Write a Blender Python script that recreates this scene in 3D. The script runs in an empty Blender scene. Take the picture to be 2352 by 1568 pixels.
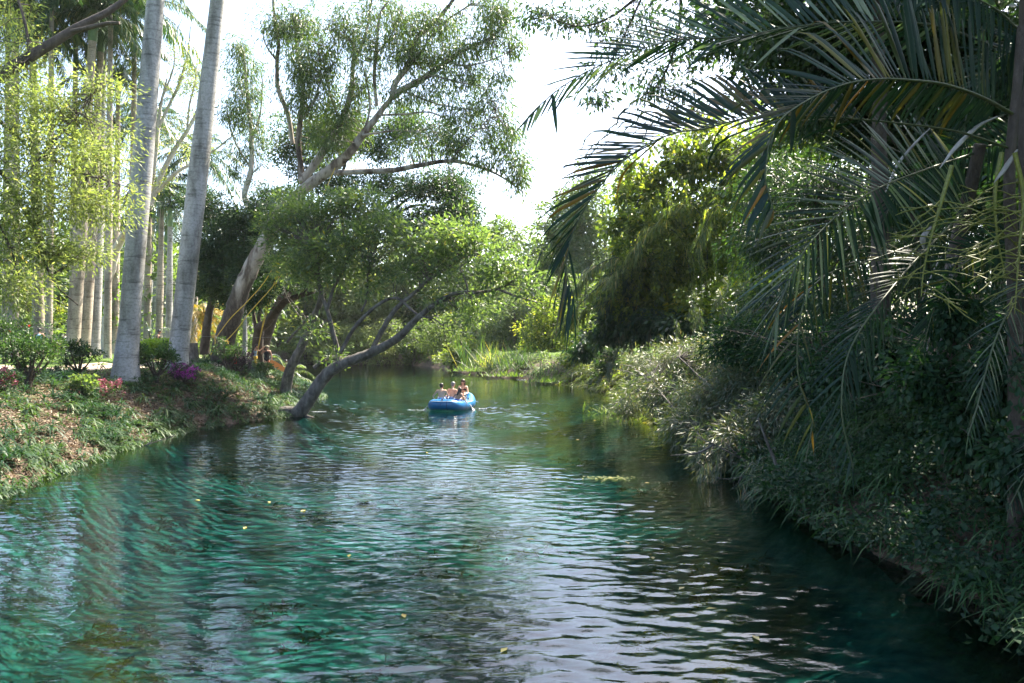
import bpy, math, random
import numpy as np
from mathutils import Vector, Matrix, Euler

# ------------------------------------------------------------------ camera, sky, sun, exposure
SC = bpy.context.scene
COL = SC.collection
CAM_H = 3.3
cd = bpy.data.cameras.new('camera'); cam = bpy.data.objects.new('camera', cd); COL.objects.link(cam)
cd.sensor_width = 36.0; cd.lens = 28.0; cd.clip_start = 0.05; cd.clip_end = 3000
cam.location = (0, 0, CAM_H); cam.rotation_euler = (math.radians(90 - 0.08), 0, 0)
SC.camera = cam

SUN_EL, SUN_AZ = math.radians(54), math.radians(40)        # azimuth: from the view direction (+Y) towards the right (+X)
world = bpy.data.worlds.new('World'); SC.world = world; world.use_nodes = True
wn = world.node_tree; wn.nodes.clear()
sky = wn.nodes.new('ShaderNodeTexSky'); sky.sky_type = 'NISHITA'; sky.sun_disc = False
sky.sun_elevation = SUN_EL; sky.sun_rotation = SUN_AZ
sky.air_density = 1.0; sky.dust_density = 3.5; sky.ozone_density = 1.0; sky.altitude = 300
bg = wn.nodes.new('ShaderNodeBackground'); bg.inputs['Strength'].default_value = 0.12
wo = wn.nodes.new('ShaderNodeOutputWorld')
wn.links.new(sky.outputs[0], bg.inputs['Color']); wn.links.new(bg.outputs[0], wo.inputs['Surface'])

sl = bpy.data.lights.new('sun', 'SUN'); sl.energy = 5.0; sl.angle = math.radians(0.5); sl.color = (1.0, 0.92, 0.75)
sun = bpy.data.objects.new('sun', sl); COL.objects.link(sun)
sdir = Vector((math.sin(SUN_AZ) * math.cos(SUN_EL), math.cos(SUN_AZ) * math.cos(SUN_EL), math.sin(SUN_EL)))
sun.rotation_euler = (-sdir).to_track_quat('-Z', 'Y').to_euler(); sun.location = (20, 20, 40)
SC.view_settings.view_transform = 'Standard'; SC.view_settings.look = 'None'
SC.view_settings.gamma = 1; SC.view_settings.use_curve_mapping = False
SC.view_settings.exposure = 2.3
SC.render.engine = 'CYCLES'
SC.cycles.max_bounces = 6; SC.cycles.diffuse_bounces = 3; SC.cycles.glossy_bounces = 3
SC.cycles.transmission_bounces = 4; SC.cycles.transparent_max_bounces = 8
SC.cycles.caustics_reflective = False; SC.cycles.caustics_refractive = False
SC.cycles.sample_clamp_indirect = 6
SC.cycles.use_denoising = True

R = np.random.default_rng(7)
F = 1829.0
def P(u, v, D):
    return np.array([(u - 1176.0) / F * D, D, CAM_H - (v - 781.0) / F * D])

# ------------------------------------------------------------------ helpers
def nrm(a):
    a = np.asarray(a, float)
    return a / np.maximum(np.linalg.norm(a, axis=-1, keepdims=True), 1e-9)

class MB:
    """collects arrays of verts and faces into ONE mesh object"""
    def __init__(s): s.v = []; s.f = []; s.r = []; s.n = 0; s.t = 0
    def add(s, v, f, r=None):
        v = np.asarray(v, np.float32).reshape(-1, 3); f = np.asarray(f, np.int64)
        if len(v) == 0 or len(f) == 0: return s
        s.v.append(v); s.f.append(f + s.n)
        s.r.append(np.zeros(len(v), np.float32) if r is None else np.asarray(r, np.float32).reshape(-1))
        s.n += len(v); return s
    def mesh(s, name, smooth=False):
        me = bpy.data.meshes.new(name)
        if not s.v: return me
        V = np.concatenate(s.v); Rr = np.concatenate(s.r)
        tot = np.concatenate([np.full(len(f), f.shape[1], np.int32) for f in s.f])
        idx = np.concatenate([f.reshape(-1) for f in s.f]).astype(np.int32)
        st = np.concatenate([[0], np.cumsum(tot)[:-1]]).astype(np.int32)
        me.vertices.add(len(V)); me.vertices.foreach_set('co', V.reshape(-1))
        me.loops.add(len(idx)); me.loops.foreach_set('vertex_index', idx)
        me.polygons.add(len(tot)); me.polygons.foreach_set('loop_start', st); me.polygons.foreach_set('loop_total', tot)
        if smooth: me.polygons.foreach_set('use_smooth', np.ones(len(tot), bool))
        me.update(calc_edges=True)
        a = me.attributes.new('rnd', 'FLOAT', 'POINT'); a.data.foreach_set('value', Rr)
        return me
    def build(s, name, mat, parent=None, smooth=False, **kw):
        me = s.mesh(name, smooth)
        if mat: me.materials.append(mat)
        return link(name, me, parent, **kw)

def link(name, data, parent=None, label=None, cat=None, group=None, kind=None, loc=None, rot=None):
    o = bpy.data.objects.new(name, data); COL.objects.link(o)
    if parent is not None: o.parent = parent
    if loc is not None: o.location = loc
    if rot is not None: o.rotation_euler = rot
    if label: o['label'] = label
    if cat: o['category'] = cat
    if group: o['group'] = group
    if kind: o['kind'] = kind
    return o

def root(name, loc, label, cat, group=None, rz=0):
    o = link(name, None, None, label, cat, group, None, tuple(float(c) for c in loc), (0, 0, rz))
    o.empty_display_size = 0.2
    return o

def rel(o, pts):      # world points -> local of an unrotated Empty
    return np.asarray(pts, float) - np.array(o.location)[None, :]

def copy_tree(o, parent=None):
    c = o.copy(); COL.objects.link(c)
    if parent is not None: c.parent = parent
    for ch in list(o.children): copy_tree(ch, c)
    return c

def crv(pts, n):
    """Catmull-Rom resample to n points"""
    p = np.asarray(pts, float)
    if len(p) < 3:
        t = np.linspace(0, 1, n)[:, None]; return p[0] * (1 - t) + p[-1] * t
    q = np.vstack([2 * p[0] - p[1], p, 2 * p[-1] - p[-2]])
    s = np.concatenate([[0], np.cumsum(np.linalg.norm(np.diff(p, axis=0), axis=1))]); s /= s[-1]
    t = np.linspace(0, 1, n); k = np.clip(np.searchsorted(s, t, side='right') - 1, 0, len(p) - 2)
    f = ((t - s[k]) / np.maximum(s[k + 1] - s[k], 1e-9))[:, None]
    a, b, c, d = q[k], q[k + 1], q[k + 2], q[k + 3]
    return 0.5 * ((2 * b) + (-a + c) * f + (2 * a - 5 * b + 4 * c - d) * f ** 2 + (-a + 3 * b - 3 * c + d) * f ** 3)

def tube(mb, pts, rad, sides=8, n=None, wob=0.0, flat=None, cap=True, r=0.0):
    pts = crv(pts, n) if n else np.asarray(pts, float)
    m = len(pts)
    rad = np.interp(np.linspace(0, 1, m), np.linspace(0, 1, len(rad)), rad)
    T = nrm(np.gradient(pts, axis=0))
    ref = np.array([0, 0, 1.0]) if abs(T[0][2]) < 0.9 else np.array([1.0, 0, 0])
    A = np.zeros_like(pts); a = nrm(np.cross(T[0], ref))
    for i in range(m):
        a = a - T[i] * np.dot(a, T[i]); a = a / max(np.linalg.norm(a), 1e-9); A[i] = a
    B = np.cross(T, A)
    th = np.linspace(0, 2 * np.pi, sides, endpoint=False)
    rr = rad[:, None] * np.ones(sides)[None]
    if wob: rr = rr * (1 + wob * (R.random((m, sides)) - .5) + wob * np.sin(th * 3 + np.linspace(0, 9, m)[:, None]))
    V = pts[:, None] + rr[..., None] * (np.cos(th)[None, :, None] * A[:, None] + np.sin(th)[None, :, None] * B[:, None] * (flat or 1))
    i = np.arange(m - 1)[:, None] * sides; j = np.arange(sides)[None]; j2 = (j + 1) % sides
    f = np.stack([i + j, i + j2, i + sides + j2, i + sides + j], -1).reshape(-1, 4)
    mb.add(V.reshape(-1, 3), f, np.full(m * sides, r))
    if cap and sides <= 24:
        for e in (0, m - 1):
            c = V[e]; mb.add(np.vstack([c, c.mean(0)]), [[k, (k + 1) % sides, sides] for k in range(sides)], np.full(sides + 1, r))
    return mb

def leaves(mb, C, d, nor, L, W, fold=0.15, r=None):
    """rhombic folded leaves, 2 triangles each"""
    C = np.asarray(C); n = len(C)
    if n == 0: return
    d = nrm(d); s = nrm(np.cross(d, nor)); up = np.cross(s, d)
    L = np.broadcast_to(L, (n,))[:, None]; W = np.broadcast_to(W, (n,))[:, None]
    m = C + d * L * 0.45 + up * W * fold
    V = np.stack([C, m + s * W * .5, C + d * L - up * W * fold * .6, m - s * W * .5], 1)
    V[:, 0] -= up * W * fold * .4
    b = np.arange(n)[:, None] * 4
    f = np.concatenate([b + [0, 1, 2], b + [0, 2, 3]])
    r = R.random(n) if r is None else np.broadcast_to(r, (n,))
    mb.add(V.reshape(-1, 3), f, np.repeat(r, 4))

def blades(mb, base, d, L, W, droop, seg=3, r=None, prof=None, side=None):
    """curved strips (grass, leaflets, reeds), bent down by gravity"""
    base = np.asarray(base, float); n = len(base)
    if n == 0: return
    d = nrm(d); L = np.broadcast_to(L, (n,)).astype(float); W = np.broadcast_to(W, (n,)); droop = np.broadcast_to(droop, (n,))
    t = np.linspace(0, 1, seg + 1)
    prof = np.interp(t, [0, .25, .7, 1], [.45, 1, .8, .04]) if prof is None else np.interp(t, np.linspace(0, 1, len(prof)), prof)
    c = base[:, None] + d[:, None] * (L[:, None] * t[None])[..., None]
    c[..., 2] -= (droop * L)[:, None] * t[None] ** 2
    if side is None:
        side = np.cross(d, np.array([0, 0, 1.0])); side += (R.random((n, 3)) - .5) * .5
    s = nrm(side)[:, None] * (W[:, None] * prof[None])[..., None] * .5
    V = np.stack([c - s, c + s], 2)
    b = np.arange(n)[:, None, None] * (2 * (seg + 1)) + np.arange(seg)[None, :, None] * 2
    f = (b + np.array([0, 1, 3, 2])[None, None]).reshape(-1, 4)
    r = R.random(n) if r is None else np.broadcast_to(r, (n,))
    mb.add(V.reshape(-1, 3), f, np.repeat(r, 2 * (seg + 1)))

def rdir(n, up=0.0):
    v = R.normal(size=(n, 3)); v[:, 2] += up; return nrm(v)

# ------------------------------------------------------------------ materials
def newmat(name):
    m = bpy.data.materials.new(name); m.use_nodes = True; nt = m.node_tree; nt.nodes.clear()
    out = nt.nodes.new('ShaderNodeOutputMaterial'); return m, nt, out
def node(nt, t, **k):
    n = nt.nodes.new(t)
    for a, b in k.items():
        if a in n.inputs: n.inputs[a].default_value = b
        else: setattr(n, a, b)
    return n
def ramp(nt, stops, fac=None, interp='LINEAR'):
    r = nt.nodes.new('ShaderNodeValToRGB'); cr = r.color_ramp; cr.interpolation = interp
    while len(cr.elements) < len(stops): cr.elements.new(0.5)
    for e, (p, c) in zip(cr.elements, stops): e.position = p; e.color = (*c, 1) if len(c) == 3 else c
    if fac is not None: nt.links.new(fac, r.inputs[0])
    return r
def noise(nt, scale, detail=4, vec=None, rough=.55, dist=0):
    n = nt.nodes.new('ShaderNodeTexNoise'); n.inputs['Scale'].default_value = scale
    n.inputs['Detail'].default_value = detail; n.inputs['Roughness'].default_value = rough; n.inputs['Distortion'].default_value = dist
    if vec is not None: nt.links.new(vec, n.inputs['Vector'])
    return n
def mapping(nt, vec, scale=(1, 1, 1), rot=(0, 0, 0)):
    m = nt.nodes.new('ShaderNodeMapping'); m.inputs['Scale'].default_value = scale; m.inputs['Rotation'].default_value = rot
    nt.links.new(vec, m.inputs['Vector']); return m.outputs[0]

def leafmat(name, stops, trans=0.4, rough=0.45, tcol=(1.6, 1.9, 0.55), spec=0.5):
    m, nt, out = newmat(name)
    at = node(nt, 'ShaderNodeAttribute', attribute_name='rnd')
    rp = ramp(nt, [(q, tuple(x * .8 for x in c)) for q, c in stops], at.outputs['Fac'])
    p = node(nt, 'ShaderNodeBsdfPrincipled'); p.inputs['Roughness'].default_value = rough
    p.inputs['Specular IOR Level'].default_value = spec
    nt.links.new(rp.outputs[0], p.inputs['Base Color'])
    mul = node(nt, 'ShaderNodeMixRGB', blend_type='MULTIPLY'); mul.inputs[0].default_value = 1; mul.inputs[2].default_value = (*tcol, 1)
    nt.links.new(rp.outputs[0], mul.inputs[1])
    tr = node(nt, 'ShaderNodeBsdfTranslucent'); nt.links.new(mul.outputs[0], tr.inputs[0])
    mx = node(nt, 'ShaderNodeMixShader'); mx.inputs[0].default_value = trans
    nt.links.new(p.outputs[0], mx.inputs[1]); nt.links.new(tr.outputs[0], mx.inputs[2]); nt.links.new(mx.outputs[0], out.inputs[0])
    return m

def barkmat(name, stops, scale=3.0, zs=0.35, bump=0.6, rough=.9, fine=12, darkz=None):
    m, nt, out = newmat(name)
    tc = node(nt, 'ShaderNodeTexCoord'); v = mapping(nt, tc.outputs['Object'], (1, 1, zs))
    n1 = noise(nt, scale, 6, v, .6, .6); n2 = noise(nt, fine, 5, v, .7)
    rp = ramp(nt, stops, n1.outputs[0])
    mul = node(nt, 'ShaderNodeMixRGB', blend_type='MULTIPLY'); mul.inputs[0].default_value = .6
    r2 = ramp(nt, [(.3, (.45, .45, .45)), (.65, (1, 1, 1))], n2.outputs[0])
    nt.links.new(rp.outputs[0], mul.inputs[1]); nt.links.new(r2.outputs[0], mul.inputs[2])
    if darkz:                                           # rough old bark below darkz metres, smooth peeling bark above
        sx = node(nt, 'ShaderNodeSeparateXYZ'); nt.links.new(tc.outputs['Object'], sx.inputs[0])
        ma = node(nt, 'ShaderNodeMath', operation='MULTIPLY_ADD'); nt.links.new(n1.outputs[0], ma.inputs[0]); ma.inputs[1].default_value = 6; nt.links.new(sx.outputs[2], ma.inputs[2])
        mr = node(nt, 'ShaderNodeMapRange'); mr.inputs[1].default_value = darkz + 2; mr.inputs[2].default_value = darkz + 4; nt.links.new(ma.outputs[0], mr.inputs[0])
        od = ramp(nt, [(.3, (.025, .018, .014)), (.55, (.07, .055, .042)), (.75, (.15, .125, .1))], n2.outputs[0])
        m3 = node(nt, 'ShaderNodeMixRGB'); nt.links.new(mr.outputs[0], m3.inputs[0]); nt.links.new(od.outputs[0], m3.inputs[1]); nt.links.new(mul.outputs[0], m3.inputs[2]); mul = m3
    p = node(nt, 'ShaderNodeBsdfPrincipled', Roughness=rough); nt.links.new(mul.outputs[0], p.inputs['Base Color'])
    add = node(nt, 'ShaderNodeMath', operation='ADD'); nt.links.new(n1.outputs[0], add.inputs[0]); nt.links.new(n2.outputs[0], add.inputs[1])
    b = node(nt, 'ShaderNodeBump'); b.inputs['Strength'].default_value = bump; b.inputs['Distance'].default_value = .06
    nt.links.new(add.outputs[0], b.inputs['Height']); nt.links.new(b.outputs[0], p.inputs['Normal'])
    nt.links.new(p.outputs[0], out.inputs[0]); return m

def palmbark(name, base, dark, ring=2.2):
    m, nt, out = newmat(name)
    tc = node(nt, 'ShaderNodeTexCoord')
    v = mapping(nt, tc.outputs['Object'], (.25, .25, ring))
    n1 = noise(nt, 3.2, 5, v, .7)                      # rings: squashed noise
    n2 = noise(nt, 1.3, 4, mapping(nt, tc.outputs['Object'], (1, 1, .25)), .6)
    n3 = noise(nt, 11, 5, tc.outputs['Object'], .7)
    r1 = ramp(nt, [(.34, dark), (.46, base), (.62, base), (.72, tuple(c * 1.2 for c in base))], n1.outputs[0])
    r2 = ramp(nt, [(.38, (.45, .45, .42)), (.5, (.85, .85, .83)), (.6, (1, 1, 1))], n2.outputs[0])
    r3 = ramp(nt, [(.36, (.5, .49, .46)), (.52, (.95, .95, .95)), (.7, (1.1, 1.1, 1.1))], n3.outputs[0])
    m1 = node(nt, 'ShaderNodeMixRGB', blend_type='MULTIPLY'); m1.inputs[0].default_value = 1
    m2 = node(nt, 'ShaderNodeMixRGB', blend_type='MULTIPLY'); m2.inputs[0].default_value = .7
    nt.links.new(r1.outputs[0], m1.inputs[1]); nt.links.new(r2.outputs[0], m1.inputs[2])
    nt.links.new(m1.outputs[0], m2.inputs[1]); nt.links.new(r3.outputs[0], m2.inputs[2])
    p = node(nt, 'ShaderNodeBsdfPrincipled', Roughness=.8); nt.links.new(m2.outputs[0], p.inputs['Base Color'])
    b = node(nt, 'ShaderNodeBump'); b.inputs['Strength'].default_value = .5; b.inputs['Distance'].default_value = .05
    nt.links.new(n1.outputs[0], b.inputs['Height']); nt.links.new(b.outputs[0], p.inputs['Normal'])
    nt.links.new(p.outputs[0], out.inputs[0]); return m

def plain(name, col, rough=.6, var=.25, scale=8, spec=.5):
    m, nt, out = newmat(name)
    tc = node(nt, 'ShaderNodeTexCoord'); n = noise(nt, scale, 4, tc.outputs['Object'])
    a = tuple(c * (1 - var) for c in col); b = tuple(min(1, c * (1 + var)) for c in col)
    rp = ramp(nt, [(.3, a), (.7, b)], n.outputs[0])
    p = node(nt, 'ShaderNodeBsdfPrincipled', Roughness=rough); p.inputs['Specular IOR Level'].default_value = spec
    nt.links.new(rp.outputs[0], p.inputs['Base Color'])
    bp = node(nt, 'ShaderNodeBump'); bp.inputs['Strength'].default_value = .15; bp.inputs['Distance'].default_value = .01
    nt.links.new(n.outputs[0], bp.inputs['Height']); nt.links.new(bp.outputs[0], p.inputs['Normal'])
    nt.links.new(p.outputs[0], out.inputs[0]); return m

M = {}
G = lambda a, b, c, y=None: [(0, a), (.5, b), (.88, c), (.95, y or c)]
M['ficus'] = leafmat('leaf_dense_green', G((.022, .048, .032), (.038, .075, .04), (.085, .13, .045)), .35, .42)
M['gloss'] = leafmat('leaf_glossy_pale', G((.07, .11, .065), (.13, .18, .1), (.24, .28, .14), (.4, .33, .08)), .48, .28)
M['euc'] = leafmat('leaf_willowy', G((.05, .09, .04), (.085, .13, .045), (.16, .2, .06)), .42, .36)
M['feather'] = leafmat('leaf_feathery_yellowgreen', G((.14, .19, .055), (.23, .29, .09), (.36, .4, .14), (.48, .38, .11)), .55, .5, (1.4, 1.45, .8))
M['palm'] = leafmat('leaf_royal_palm', G((.025, .06, .035), (.04, .085, .045), (.08, .13, .05), (.2, .18, .05)), .25, .32)
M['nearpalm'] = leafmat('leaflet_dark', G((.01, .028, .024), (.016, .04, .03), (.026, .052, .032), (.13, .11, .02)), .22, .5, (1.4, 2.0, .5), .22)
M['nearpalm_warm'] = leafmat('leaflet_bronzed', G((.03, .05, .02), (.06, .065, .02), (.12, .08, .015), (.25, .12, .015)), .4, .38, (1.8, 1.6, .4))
M['nearpalm_pale'] = leafmat('leaflet_pale_lit', G((.07, .11, .09), (.11, .15, .11), (.18, .2, .12), (.36, .3, .05)), .3, .36, (1.5, 1.8, .6))  # paler leaflet copy, puts the look of lit leaflets into the colour
M['willow'] = leafmat('leaf_far_yellowgreen', G((.14, .18, .06), (.22, .26, .09), (.32, .35, .13)), .5, .5, (1.4, 1.5, .9))
M['far'] = leafmat('leaf_far_green', G((.06, .09, .05), (.11, .15, .07), (.2, .24, .1)), .5, .5)
M['fargrey'] = leafmat('leaf_far_greygreen', G((.09, .13, .085), (.13, .17, .1), (.21, .24, .13)), .45, .5)
M['vine'] = leafmat('leaf_vine', G((.04, .07, .03), (.12, .155, .045), (.32, .32, .08), (.48, .36, .08)), .62, .36)
M['bamboo'] = leafmat('leaf_bamboo', G((.08, .12, .04), (.15, .19, .06), (.34, .34, .12), (.45, .33, .14)), .55, .42)
M['shrubdry'] = leafmat('leaf_dry_shrub', G((.05, .09, .055), (.1, .13, .08), (.2, .18, .12), (.3, .22, .15)), .3, .42)
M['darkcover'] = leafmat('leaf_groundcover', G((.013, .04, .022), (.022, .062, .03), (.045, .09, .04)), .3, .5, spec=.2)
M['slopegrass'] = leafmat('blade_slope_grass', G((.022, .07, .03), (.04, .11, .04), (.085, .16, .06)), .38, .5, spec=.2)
M['grass'] = leafmat('blade_grass', G((.07, .13, .03), (.13, .2, .04), (.22, .27, .07)), .45, .5)
M['bankplant'] = leafmat('leaf_bank_plant', G((.03, .062, .035), (.05, .1, .045), (.11, .16, .06)), .35, .5, spec=.3)
M['litter'] = leafmat('leaf_litter', G((.1, .06, .04), (.2, .14, .095), (.34, .27, .19)), .15, .7, (1.2, 1.1, .9))
M['hedge'] = leafmat('leaf_hedge_lime', G((.16, .25, .03), (.25, .34, .05), (.36, .42, .08)), .5, .45)
M['pink'] = leafmat('petal_pink', [(0, (.28, .05, .1)), (.5, (.42, .12, .17)), (1, (.55, .25, .28))], .35, .5, (1.2, 1, 1))
M['magenta'] = leafmat('petal_magenta', [(0, (.3, .02, .28)), (.6, (.45, .05, .42)), (1, (.55, .15, .5))], .35, .5, (1.2, 1, 1))
M['purpleleaf'] = leafmat('leaf_purple', [(0, (.03, .015, .03)), (.6, (.06, .03, .06)), (1, (.06, .08, .05))], .25, .4, (1.3, 1, 1))
M['redflower'] = leafmat('petal_red', [(0, (.5, .02, .02)), (1, (.7, .05, .03))], .3, .5, (1.2, 1, 1))
M['goldfrond'] = leafmat('leaf_gold_frond', G((.2, .2, .02), (.26, .22, .03), (.4, .26, .05)), .4, .45, (1.4, 1.2, .4))
M['rachilla'] = plain('flower_stalk_yellowgreen', (.14, .15, .02), .5, .4, 30)
M['rib'] = plain('frond_rib', (.04, .055, .018), .55, .35, 10)
M['spathe'] = plain('dry_spathe', (.26, .24, .21), .6, .35, 9)
M['deadfrond'] = leafmat('leaf_dead_frond', G((.08, .07, .06), (.16, .14, .12), (.3, .27, .24)), .2, .6, (1.2, 1.1, 1))
M['crownshaft'] = plain('crownshaft_green', (.12, .2, .07), .4, .25, 3)
M['royal'] = palmbark('bark_royal_palm', (.36, .35, .345), (.17, .165, .16))
M['royalwarm'] = palmbark('bark_royal_palm_warm', (.4, .34, .28), (.2, .15, .12))
M['bark_dark'] = barkmat('bark_dark', [(.3, (.035, .026, .02)), (.55, (.085, .065, .05)), (.75, (.16, .13, .105))], 3, .5, 1)
M['bark_gum'] = barkmat('bark_peeling', [(.36, (.05, .035, .028)), (.46, (.17, .13, .1)), (.52, (.36, .31, .26)), (.72, (.44, .39, .34))], 1.6, .3, .6, darkz=4.5)
M['bark_grey'] = barkmat('bark_grey', [(.3, (.05, .042, .035)), (.5, (.13, .115, .1)), (.75, (.27, .24, .21))], 4, .5, 1.0)
M['bark_white'] = barkmat('bark_white', [(.3, (.3, .26, .21)), (.5, (.52, .47, .42)), (.75, (.62, .58, .54))], 2.5, .4, .4)

# ------------------------------------------------------------------ ground
LB = [(-60, -9), (-20, -10), (0, -10.8), (17.3, -11.1), (21.3, -11.6), (27, -12.2), (31, -11.5), (34.5, -9.7), (38, -10.2), (47, -11.3), (55, -15), (75, -24), (100, -36), (112, -44)]
RB = [(-60, 6), (-20, 5.6), (0, 5.4), (9, 5.8), (11.3, 5.8), (15, 5.4), (20, 6.2), (28, 6.6), (35.7, 5.5), (45, 6.8), (55, 5.4), (66, 1.5), (76, -3), (87, -6.5), (98, -10), (108, -14)]
poly = np.array([(x, y) for y, x in LB] + [(-30, 113)] + [(x, y) for y, x in reversed(RB)])
def sdist(x, y):
    x = np.asarray(x, float); y = np.asarray(y, float)
    d = np.full(x.shape, 1e9); ins = np.zeros(x.shape, bool)
    for i in range(len(poly)):
        a = poly[i]; b = poly[(i + 1) % len(poly)]; e = b - a
        t = np.clip(((x - a[0]) * e[0] + (y - a[1]) * e[1]) / (e @ e), 0, 1)
        d = np.minimum(d, np.hypot(x - a[0] - t * e[0], y - a[1] - t * e[1]))
        with np.errstate(divide='ignore', invalid='ignore'):
            c = ((a[1] > y) != (b[1] > y)) & (x < (b[0] - a[0]) * (y - a[1]) / (b[1] - a[1] + 1e-12) + a[0])
        ins ^= c
    return np.where(ins, -d, d)
def wav(x, y, s, seed=0):
    return (np.sin(x * s + 1.3 + seed) * np.cos(y * s * .9 + .4 * seed) + .6 * np.sin(x * s * 2.1 + y * s * 1.7 + seed * 2) + .4 * np.cos(y * s * 3.7 - x * s * 2.9 + seed)) / 2
LD, LZ = [0, .4, 1, 2.5, 4.2, 6, 9, 14, 200], [0, .35, .55, 1.15, 1.72, 2.0, 2.1, 2.25, 2.6]
RD, RZ = [0, .3, .8, 2, 4, 10, 200], [0, .3, .8, 1.5, 2.0, 2.4, 3.2]
def zg(x, y):
    x = np.asarray(x, float); y = np.asarray(y, float)
    d = sdist(x, y) + wav(x, y, 1.1) * .22 + wav(x, y, 3.1, 4) * .07
    mid = np.interp(y, [-60, 34, 60, 108, 120], [-2, -2, -6, -28, -60])
    zl = np.where(x < mid, np.interp(d, LD, LZ), np.interp(d, RD, RZ))
    zl = zl + np.clip(d, 0, 1.5) * (wav(x, y, .7, 2) * .1 + wav(x, y, 2.6, 5) * .05)
    zb = -np.interp(-d, [0, .6, 2, 4, 30], [0, .45, 1.1, 1.55, 1.9]) + wav(x, y, .8, 7) * .15 * np.clip(-d, 0, 1)
    return np.where(d > 0, zl, zb)
def on(x, y, dz=0.0): return np.array([x, y, float(zg(x, y)) + dz])
def hit(u, v, far=160):
    D = np.concatenate([np.arange(6, 60, .05), np.arange(60, far, .3)])
    x = (u - 1176) / F * D; z = CAM_H - (v - 781) / F * D
    k = np.argmax(zg(x, D) >= z) ; return np.array([x[k], D[k], z[k]])

def grid(xs, ys, zf):
    X, Y = np.meshgrid(xs, ys); Z = zf(X, Y)
    V = np.stack([X, Y, Z], -1).reshape(-1, 3); nx = len(xs); ny = len(ys)
    i = (np.arange(ny - 1)[:, None] * nx + np.arange(nx - 1)[None]).reshape(-1)
    f = np.stack([i, i + 1, i + nx + 1, i + nx], -1); return V, f
gx = np.concatenate([np.arange(-700, -60, 40), np.arange(-60, -24, 1.2), np.arange(-24, -7, .25), np.arange(-7, 4.5, .5), np.arange(4.5, 12, .25), np.arange(12, 40, 1.5), np.arange(40, 700, 40)])
gy = np.concatenate([np.arange(-60, 0, 3), np.arange(0, 50, .3), np.arange(50, 120, .8), np.arange(120, 200, 5), np.arange(200, 1500, 60)])
V, f = grid(gx, gy, zg)
zc = V[f][:, :, 2].max(1)
def groundmat():
    m, nt, out = newmat('earth_and_lawn')
    tc = node(nt, 'ShaderNodeTexCoord'); ob = tc.outputs['Object']
    n1 = noise(nt, .35, 5, ob, .6); n2 = noise(nt, 7, 6, ob, .65); n3 = noise(nt, 35, 3, ob, .6)
    soil = ramp(nt, [(.3, (.035, .025, .018)), (.5, (.1, .072, .052)), (.7, (.2, .15, .112))], n2.outputs[0])
    grs = ramp(nt, [(.3, (.03, .06, .015)), (.5, (.07, .12, .022)), (.7, (.12, .16, .035))], n2.outputs[0])
    sx = node(nt, 'ShaderNodeSeparateXYZ'); nt.links.new(ob, sx.inputs[0])
    ad = node(nt, 'ShaderNodeMath', operation='MULTIPLY_ADD'); nt.links.new(n1.outputs[0], ad.inputs[0]); ad.inputs[1].default_value = 1.5
    nt.links.new(sx.outputs[2], ad.inputs[2])
    k = ramp(nt, [(.0, (0, 0, 0)), (1, (1, 1, 1))])
    mr = node(nt, 'ShaderNodeMapRange'); mr.inputs[1].default_value = 2.25; mr.inputs[2].default_value = 2.75
    nt.links.new(ad.outputs[0], mr.inputs[0])
    mx = node(nt, 'ShaderNodeMixRGB'); nt.links.new(mr.outputs[0], mx.inputs[0]); nt.links.new(soil.outputs[0], mx.inputs[1]); nt.links.new(grs.outputs[0], mx.inputs[2])
    p = node(nt, 'ShaderNodeBsdfPrincipled', Roughness=.95); p.inputs['Specular IOR Level'].default_value = .2
    nt.links.new(mx.outputs[0], p.inputs['Base Color'])
    b = node(nt, 'ShaderNodeBump'); b.inputs['Strength'].default_value = .8; b.inputs['Distance'].default_value = .06
    s = node(nt, 'ShaderNodeMath', operation='ADD'); nt.links.new(n2.outputs[0], s.inputs[0]); nt.links.new(n3.outputs[0], s.inputs[1])
    nt.links.new(s.outputs[0], b.inputs['Height']); nt.links.new(b.outputs[0], p.inputs['Normal'])
    nt.links.new(p.outputs[0], out.inputs[0]); return m
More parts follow.
